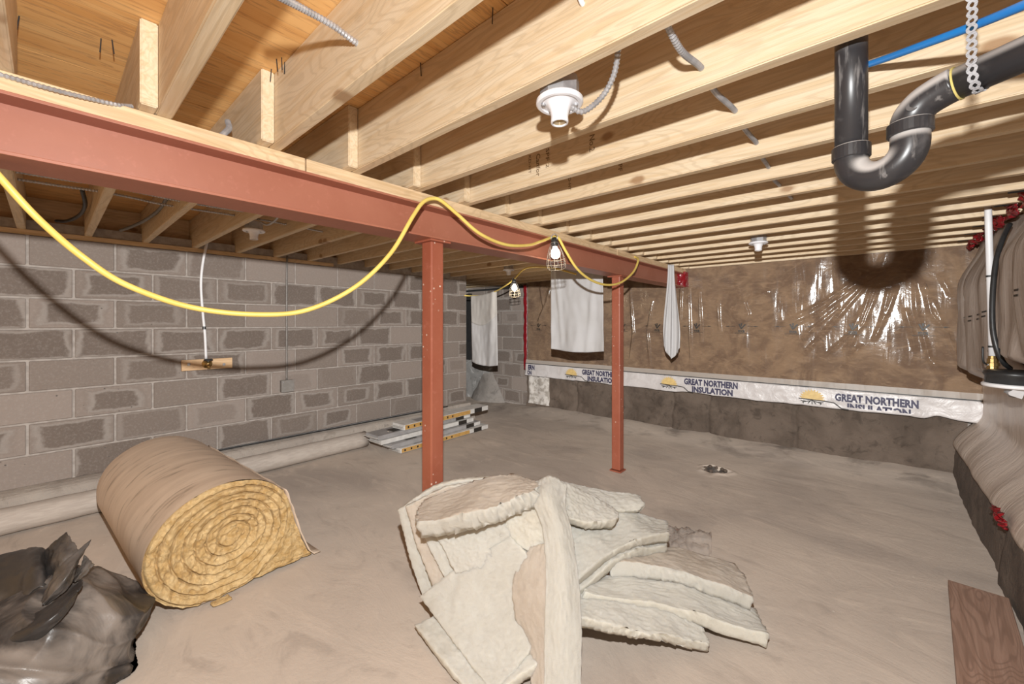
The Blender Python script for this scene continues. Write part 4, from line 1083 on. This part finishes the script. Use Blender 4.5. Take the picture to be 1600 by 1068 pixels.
# ------------------------------------------------------------------ roll of yellow insulation
ro = thing('insulation_roll', 'large roll of yellow glass wool in dusty plastic wrap', 'insulation roll', (-2.85, .53, 0))
RA = Vector((-2.22, .535, 0)); RBk = Vector((-3.47, .47, 0)); rC = .268
ax = (RBk - RA).normalized(); sd = Vector((-ax.y, ax.x, 0)); sd = -sd if sd.y < 0 else sd
def rprof(a):   # a: 0 = right side(+y), pi/2 = top
    s_ = 1.0 + .03 * math.cos(2 * (a - .6))
    x = math.cos(a) * rC * 1.06 * s_; z = math.sin(a) * rC * .97 * s_
    if z < -.245: z = -.245 + (z + .245) * .25
    return x, z + .256
def rollwrap(u, v):
    a = 2 * math.pi * u; x, z = rprof(a); p = RA.lerp(RBk, v)
    b = 1 + .012 * nz((math.cos(a) * 1.3, math.sin(a) * 1.3, v * 2), 2) - .03 * sstep(.93, 1, v)
    return p + sd * (x * b) + Vector((0, 0, .256 + (z - .256) * b))
MB().grid(rollwrap, 110, 30).build('plastic_wrap', WRAP, ro, smooth=True)
CXo, CZo = .03, .015
def rollface(u, v):
    a = 2 * math.pi * u; x, z = rprof(a); rr = v
    # spiral seams
    ph = (rr * 7.6 + u - .04 * math.sin(3 * a) * rr) % 1.0
    w_ = .05 + .03 * nz((math.cos(a) * 2, math.sin(a) * 2, rr * 3), 2)
    dpt = -.030 * math.exp(-(min(ph, 1 - ph) / .075) ** 2) * sstep(.05, .2, rr)
    px = x * rr + CXo * (1 - rr); pz = .256 + (z - .256) * rr + CZo * (1 - rr)
    dpt += .013 * nz((px, pz, 0), 22, 3) + .010 * nz((px, pz, 0), 55, 5) + .018 * (1 - rr ** 2) * 0 + .012 * ph * sstep(.1, .3, rr)
    if rr > .93: dpt -= .012 * (rr - .93) / .07
    return RA - ax * (.012 + dpt) + sd * px + Vector((0, 0, max(pz, .006)))
MB().grid(rollface, 220, 120).build('wound_glass_wool', GOLD, ro, smooth=True)
PTH = [(rC * .96, .40), (rC * 1.08, .31), (rC * 1.18, .21), (rC * 1.30, .11), (rC * 1.42, .035), (rC * 1.50, .012)]
def pth(u, o=0.0):
    t = u * 5; i = min(int(t), 4); f = t - i
    return PTH[i][0] * (1 - f) + PTH[i + 1][0] * f + o, PTH[i][1] * (1 - f) + PTH[i + 1][1] * f
def tail(u, v):
    x, z = pth(u, .010)
    return RA.lerp(RBk, .0 + v * .98) + sd * (x + .006 * nz((u, v, 0), 9) + .03 * (u > .97) * (1 - v)) + Vector((0, 0, max(.004, z + .004 * nz((u, v, 3), 12))))
o = MB().grid(tail, 30, 30).build('loose_wrap_tail', WRAP, ro, smooth=True, solid=.004)
def tailw(u, v):
    xi, zi = rprof(.62 - 2.0 * u); xo, zo = pth(u)
    xi *= .97; zi = .256 + (zi - .256) * .97
    xx = xi + (xo - xi) * v; zz = max(.005, zi + (zo - zi) * v)
    q = Vector((xx, zz, u))
    return RA - ax * (-.010 + .016 * nz(q, 24, 2) + .010 * nz(q, 60, 4)) + sd * xx + Vector((0, 0, zz))
MB().grid(tailw, 40, 24).build('loose_wool', GOLD, ro, smooth=True)
MB().grid(lambda u, v: RBk + sd * (rprof(2 * math.pi * u)[0] * .97 * v) + Vector((0, 0, .256 + (rprof(2 * math.pi * u)[1] - .256) * .97 * v)), 40, 4).build('far_end', WRAP, ro)
pz_ = on_z(345, 940, 0)
tag(patch([[pz_ + Vector((a * .02, b * .03, .010)) for b in (-1, 0, 1)] for a in (-1, 0, 1)], .008, 8, 8, .006, .01, 5).build('wool_tuft', [GOLD, GOLD], smooth=True), 'small tuft of yellow wool on the floor before the roll', 'wool tuft')

# ------------------------------------------------------------------ heap of white batts
HG = 'loose white batts in the heap'
def batt(lab, ctrl, th, mats=None, seed=0, torn=0.0, amp=.005, big=.014, nu=52, nv=52, extra=None):
    g = [[Q(*c) for c in r_] for r_ in ctrl]
    o = patch(g, th, nu, nv, amp, big, seed, .004, torn).build('insulation_batt', mats or [BATT, BATTS], smooth=True, recalc=True)
    return tag(o, lab, 'insulation', HG)
batt('white insulation batt at the heap back left with its edge toward the roll', [[(622, 797, 1.86), (690, 757, 1.84), (800, 744, 1.80)], [(640, 870, 1.82), (705, 850, 1.80), (795, 835, 1.76)], [(664, 945, 1.775), (722, 940, 1.74), (790, 930, 1.70)]], .045, seed=1)
batt('second leaning batt layered inside the heap left edge', [[(634, 792, 1.81), (705, 760, 1.79), (806, 750, 1.76)], [(655, 862, 1.76), (715, 845, 1.74), (800, 830, 1.70)], [(682, 928, 1.70), (735, 922, 1.68), (800, 912, 1.64)]], .035, [BATTD, BATTS], seed=2)
batt('third leaning batt layered inside the heap left edge', [[(650, 800, 1.77), (720, 780, 1.75), (806, 765, 1.72)], [(672, 858, 1.72), (728, 845, 1.70), (800, 828, 1.66)], [(700, 912, 1.655), (748, 905, 1.64), (800, 895, 1.62)]], .035, seed=3)
batt('innermost leaning batt under the torn top flap', [[(664, 812, 1.73), (725, 800, 1.71), (800, 790, 1.69)], [(690, 852, 1.69), (738, 842, 1.67), (796, 830, 1.645)], [(712, 895, 1.64), (752, 888, 1.625), (800, 880, 1.61)]], .03, seed=4)
batt('lowest batt at the near left corner of the heap', [[(648, 976, 1.60), (700, 950, 1.62), (760, 930, 1.62)], [(692, 1030, 1.455), (745, 1003, 1.49), (800, 975, 1.52)], [(750, 1095, 1.32), (800, 1062, 1.36), (850, 1030, 1.4)]], .045, seed=5)
batt('big flat white batt facing the camera on the heap front', [[(655, 931, 1.66), (725, 880, 1.655), (797, 838, 1.64)], [(708, 1000, 1.495), (768, 958, 1.525), (838, 892, 1.56)], [(768, 1078, 1.345), (806, 1044, 1.385), (846, 990, 1.46)]], .05, seed=6, big=.008)
batt('torn dusty batt flap lying on top of the heap', [[(662, 780, 1.78), (735, 752, 1.78), (800, 741, 1.77), (830, 748, 1.75)], [(650, 800, 1.70), (735, 776, 1.68), (805, 758, 1.68), (842, 756, 1.68)], [(653, 815, 1.62), (730, 803, 1.575), (790, 782, 1.59), (832, 768, 1.62)]], .075, [BATTD, BATT], seed=7, torn=.010)
st = batt('long white batt folded over the heap top and hanging down its front', [[(836, 752, 1.70), (858, 742, 1.71), (886, 756, 1.70)], [(832, 782, 1.625), (856, 778, 1.60), (884, 790, 1.63)], [(848, 828, 1.575), (870, 825, 1.55), (894, 832, 1.575)], [(853, 900, 1.49), (880, 900, 1.47), (905, 905, 1.49)], [(851, 985, 1.405), (880, 985, 1.39), (909, 985, 1.405)], [(850, 1085, 1.325), (880, 1085, 1.315), (908, 1085, 1.325)]], .095, seed=8, nu=60, big=.008)
g = [[Q(*c) for c in r_] for r_ in [[(828, 852, 1.615), (842, 850, 1.59), (856, 848, 1.565)], [(802, 900, 1.565), (828, 898, 1.53), (856, 895, 1.50)], [(803, 955, 1.50), (828, 953, 1.465), (855, 950, 1.44)], [(822, 1015, 1.435), (838, 1013, 1.41), (854, 1010, 1.39)], [(833, 1085, 1.36), (843, 1085, 1.345), (853, 1085, 1.33)]]]
o = patch(g, .06, 50, 24, .005, .008, 9, .004).build('dusty_side', [BATTD, BATTD], st, smooth=True); tag(o, 'beige dusty side of the folded batt')
batt('rounded batt fold tucked under the heap top', [[(832, 764, 1.67), (846, 770, 1.65), (860, 780, 1.64)], [(795, 798, 1.675), (828, 806, 1.63), (868, 818, 1.61)], [(780, 836, 1.665), (820, 858, 1.61), (866, 874, 1.57)]], .06, [BATTS, BATTS], seed=10)
batt('rear right batt end lying across the heap', [[(862, 745, 1.84), (930, 762, 1.91), (1000, 774, 1.96)], [(868, 758, 1.78), (930, 776, 1.85), (1006, 786, 1.90)], [(880, 775, 1.74), (935, 792, 1.80), (1000, 797, 1.87)]], .06, seed=11, torn=.004)
batt('rounded batt lobe on the right side of the heap top', [[(878, 750, 1.76), (915, 768, 1.78), (945, 784, 1.80)], [(884, 780, 1.69), (925, 795, 1.71), (966, 802, 1.75)], [(890, 806, 1.64), (925, 815, 1.66), (962, 812, 1.71)]], .055, seed=12)
batt('upper wide batt spread on the right half of the heap', [[(888, 796, 1.80), (960, 792, 1.88), (1043, 812, 1.97)], [(895, 850, 1.65), (965, 822, 1.78), (1044, 822, 1.91)], [(903, 905, 1.52), (972, 850, 1.69), (1045, 831, 1.85)]], .05, seed=13, torn=.003)
batt('lower wide batt under the upper one on the heap right half', [[(888, 816, 1.82), (960, 812, 1.89), (1038, 832, 1.97)], [(895, 868, 1.67), (965, 840, 1.79), (1040, 841, 1.91)], [(904, 924, 1.53), (974, 866, 1.70), (1042, 849, 1.855)]], .045, seed=14, torn=.003)
batt('dusty topped batt at the right end of the heap', [[(950, 864, 1.90), (1050, 856, 1.93), (1148, 879, 1.93)], [(953, 869, 1.79), (1055, 869, 1.81), (1165, 903, 1.81)], [(955, 877, 1.68), (1060, 890, 1.69), (1178, 932, 1.67)]], .058, [BATTD, BATT], seed=15, torn=.004)
batt('long batt spreading onto the floor at the heap far right', [[(928, 897, 1.665), (1060, 906, 1.71), (1180, 950, 1.70)], [(920, 909, 1.60), (1060, 925, 1.645), (1192, 975, 1.62)], [(912, 924, 1.53), (1060, 948, 1.57), (1200, 990, 1.55)]], .048, seed=16, torn=.004)
batt('lowest torn batt at the near right of the heap', [[(905, 920, 1.57), (1010, 932, 1.60), (1095, 978, 1.58)], [(904, 942, 1.505), (1005, 960, 1.53), (1104, 992, 1.55)], [(903, 963, 1.445), (1000, 986, 1.465), (1110, 1003, 1.52)]], .04, seed=17, torn=.008)
batt('inner batt in the heap middle seen only in the gap under the fold', [[(720, 800, 1.86), (800, 785, 1.86), (890, 790, 1.86)], [(740, 860, 1.76), (810, 850, 1.74), (890, 855, 1.76)], [(760, 930, 1.66), (820, 930, 1.62), (890, 930, 1.60)]], .10, seed=19)
# crumpled clear plastic
def crum(u, v):
    a = Q(1000 + 112 * u, 800 + 24 * u + 48 * v * (1 - .35 * u), 2.42 - .20 * v)
    z = .005 + .075 * math.sin(math.pi * min(1, v * 1.0)) * (.4 + .6 * u) + .05 * abs(nz((u * 3, v * 2, 0), 2.2, 3)) + .012 * nz((u * 5, v * 5, 0), 5)
    p = on_z(1000 + 112 * u, 812 + 20 * u + 45 * v, .03)
    return Vector((p.x, p.y, max(.004, z)))
tag(MB().grid(crum, 50, 34).build('plastic_scrap', CRINK, smooth=True), 'crumpled translucent plastic scrap behind the white heap', 'plastic scrap')

# ------------------------------------------------------------------ black plastic bag
bg = thing('plastic_bag', 'black dusty plastic bag with gathered neck in the near left corner', 'bag', tuple(on_z(60, 1060, 0)))
BC = Q(42, 1042, 1.38)
apx = BC + RX * .43 - FW * .16 + UPV * .02
def bagf(u, v):
    a = 2 * math.pi * u; b = math.pi * (v - .5)
    d = RX * (math.cos(a) * math.cos(b)) + FW * (math.sin(a) * math.cos(b)) + UPV * math.sin(b)
    p0 = BC + RX * (d.dot(RX) * .295) + FW * (d.dot(FW) * .28) + UPV * (d.z * .235)
    # long folds fanning out from the right-hand lower corner
    t = p0 - apx
    ang = math.atan2(t.dot(UPV) + .55 * t.dot(FW), -t.dot(RX) + .10)
    w1 = ang * 5.0 + .9 * nz(d, .9, 2); w2 = ang * 12 + 1.3 * nz(d, 1.3, 7)
    pl = (1 - abs(math.sin(w1))) ** 2.2 * .065 + (1 - abs(math.sin(w2))) ** 2.5 * .026
    pl *= .45 + .55 * sstep(.1, .5, t.length)
    ndv = -.05 * abs(nz(d, 1.4, 4)) - .010 * abs(nz(d, 4.0, 9)) + .0
    s_ = 1 + pl / .3 + ndv / .3
    p = BC + RX * (d.dot(RX) * .285 * s_) + FW * (d.dot(FW) * .28 * s_) + UPV * (d.z * .235 * s_)
    p.z = max(p.z, .003)
    return p
MB().grid(bagf, 260, 150).build('bag_body', BAGM, bg, smooth=True)
def flap(ctrl, seed):
    g = [[Q(*c) for c in r_] for r_ in ctrl]
    patch(g, .005, 26, 26, .004, .022, seed, .004).build('neck_fold', [BAGD, BAGD], bg, smooth=True)
flap([[(-40, 872, 1.56), (25, 862, 1.56), (60, 856, 1.55), (80, 870, 1.52)], [(-40, 920, 1.46), (20, 905, 1.46), (58, 880, 1.45), (84, 900, 1.47)], [(-40, 965, 1.40), (20, 948, 1.38), (62, 915, 1.40), (80, 930, 1.42)]], 1)
flap([[(68, 862, 1.53), (84, 845, 1.53), (101, 832, 1.53)], [(72, 885, 1.47), (92, 868, 1.46), (110, 848, 1.49)], [(76, 915, 1.44), (98, 890, 1.43), (120, 862, 1.47)]], 2)
flap([[(62, 938, 1.37), (82, 895, 1.40), (110, 868, 1.43), (143, 843, 1.50)], [(68, 942, 1.34), (95, 910, 1.37), (118, 885, 1.41), (138, 858, 1.48)], [(76, 944, 1.36), (105, 922, 1.39), (122, 900, 1.43), (130, 878, 1.48)]], 3)
flap([[(112, 908, 1.45), (124, 888, 1.48), (131, 868, 1.51)], [(118, 906, 1.43), (130, 890, 1.46), (140, 876, 1.49)], [(126, 904, 1.45), (136, 894, 1.47), (147, 882, 1.50)]], 4)
flap([[(-20, 995, 1.31), (40, 965, 1.32), (85, 938, 1.35), (125, 905, 1.41)], [(-20, 1020, 1.25), (45, 985, 1.26), (90, 955, 1.30), (124, 920, 1.37)], [(-20, 1045, 1.26), (50, 1005, 1.27), (95, 968, 1.31), (118, 938, 1.37)]], 5)

# ------------------------------------------------------------------ board at the near right
c1, c2 = Vector((.362, 2.80)), Vector((.275, 1.55))
d_ = (c1 - c2); L_ = d_.length; rz = math.atan2(d_.y, d_.x)
o = MB().box((0, 0, 0), (L_, .185, .034)).build('wood_plank', BOARD, bevel=.003)
o.location = ((c1.x + c2.x) / 2, (c1.y + c2.y) / 2, .020); o.rotation_euler = (0, 0, rz)
tag(o, 'weathered brown wooden plank lying on the floor by the right curb', 'plank')
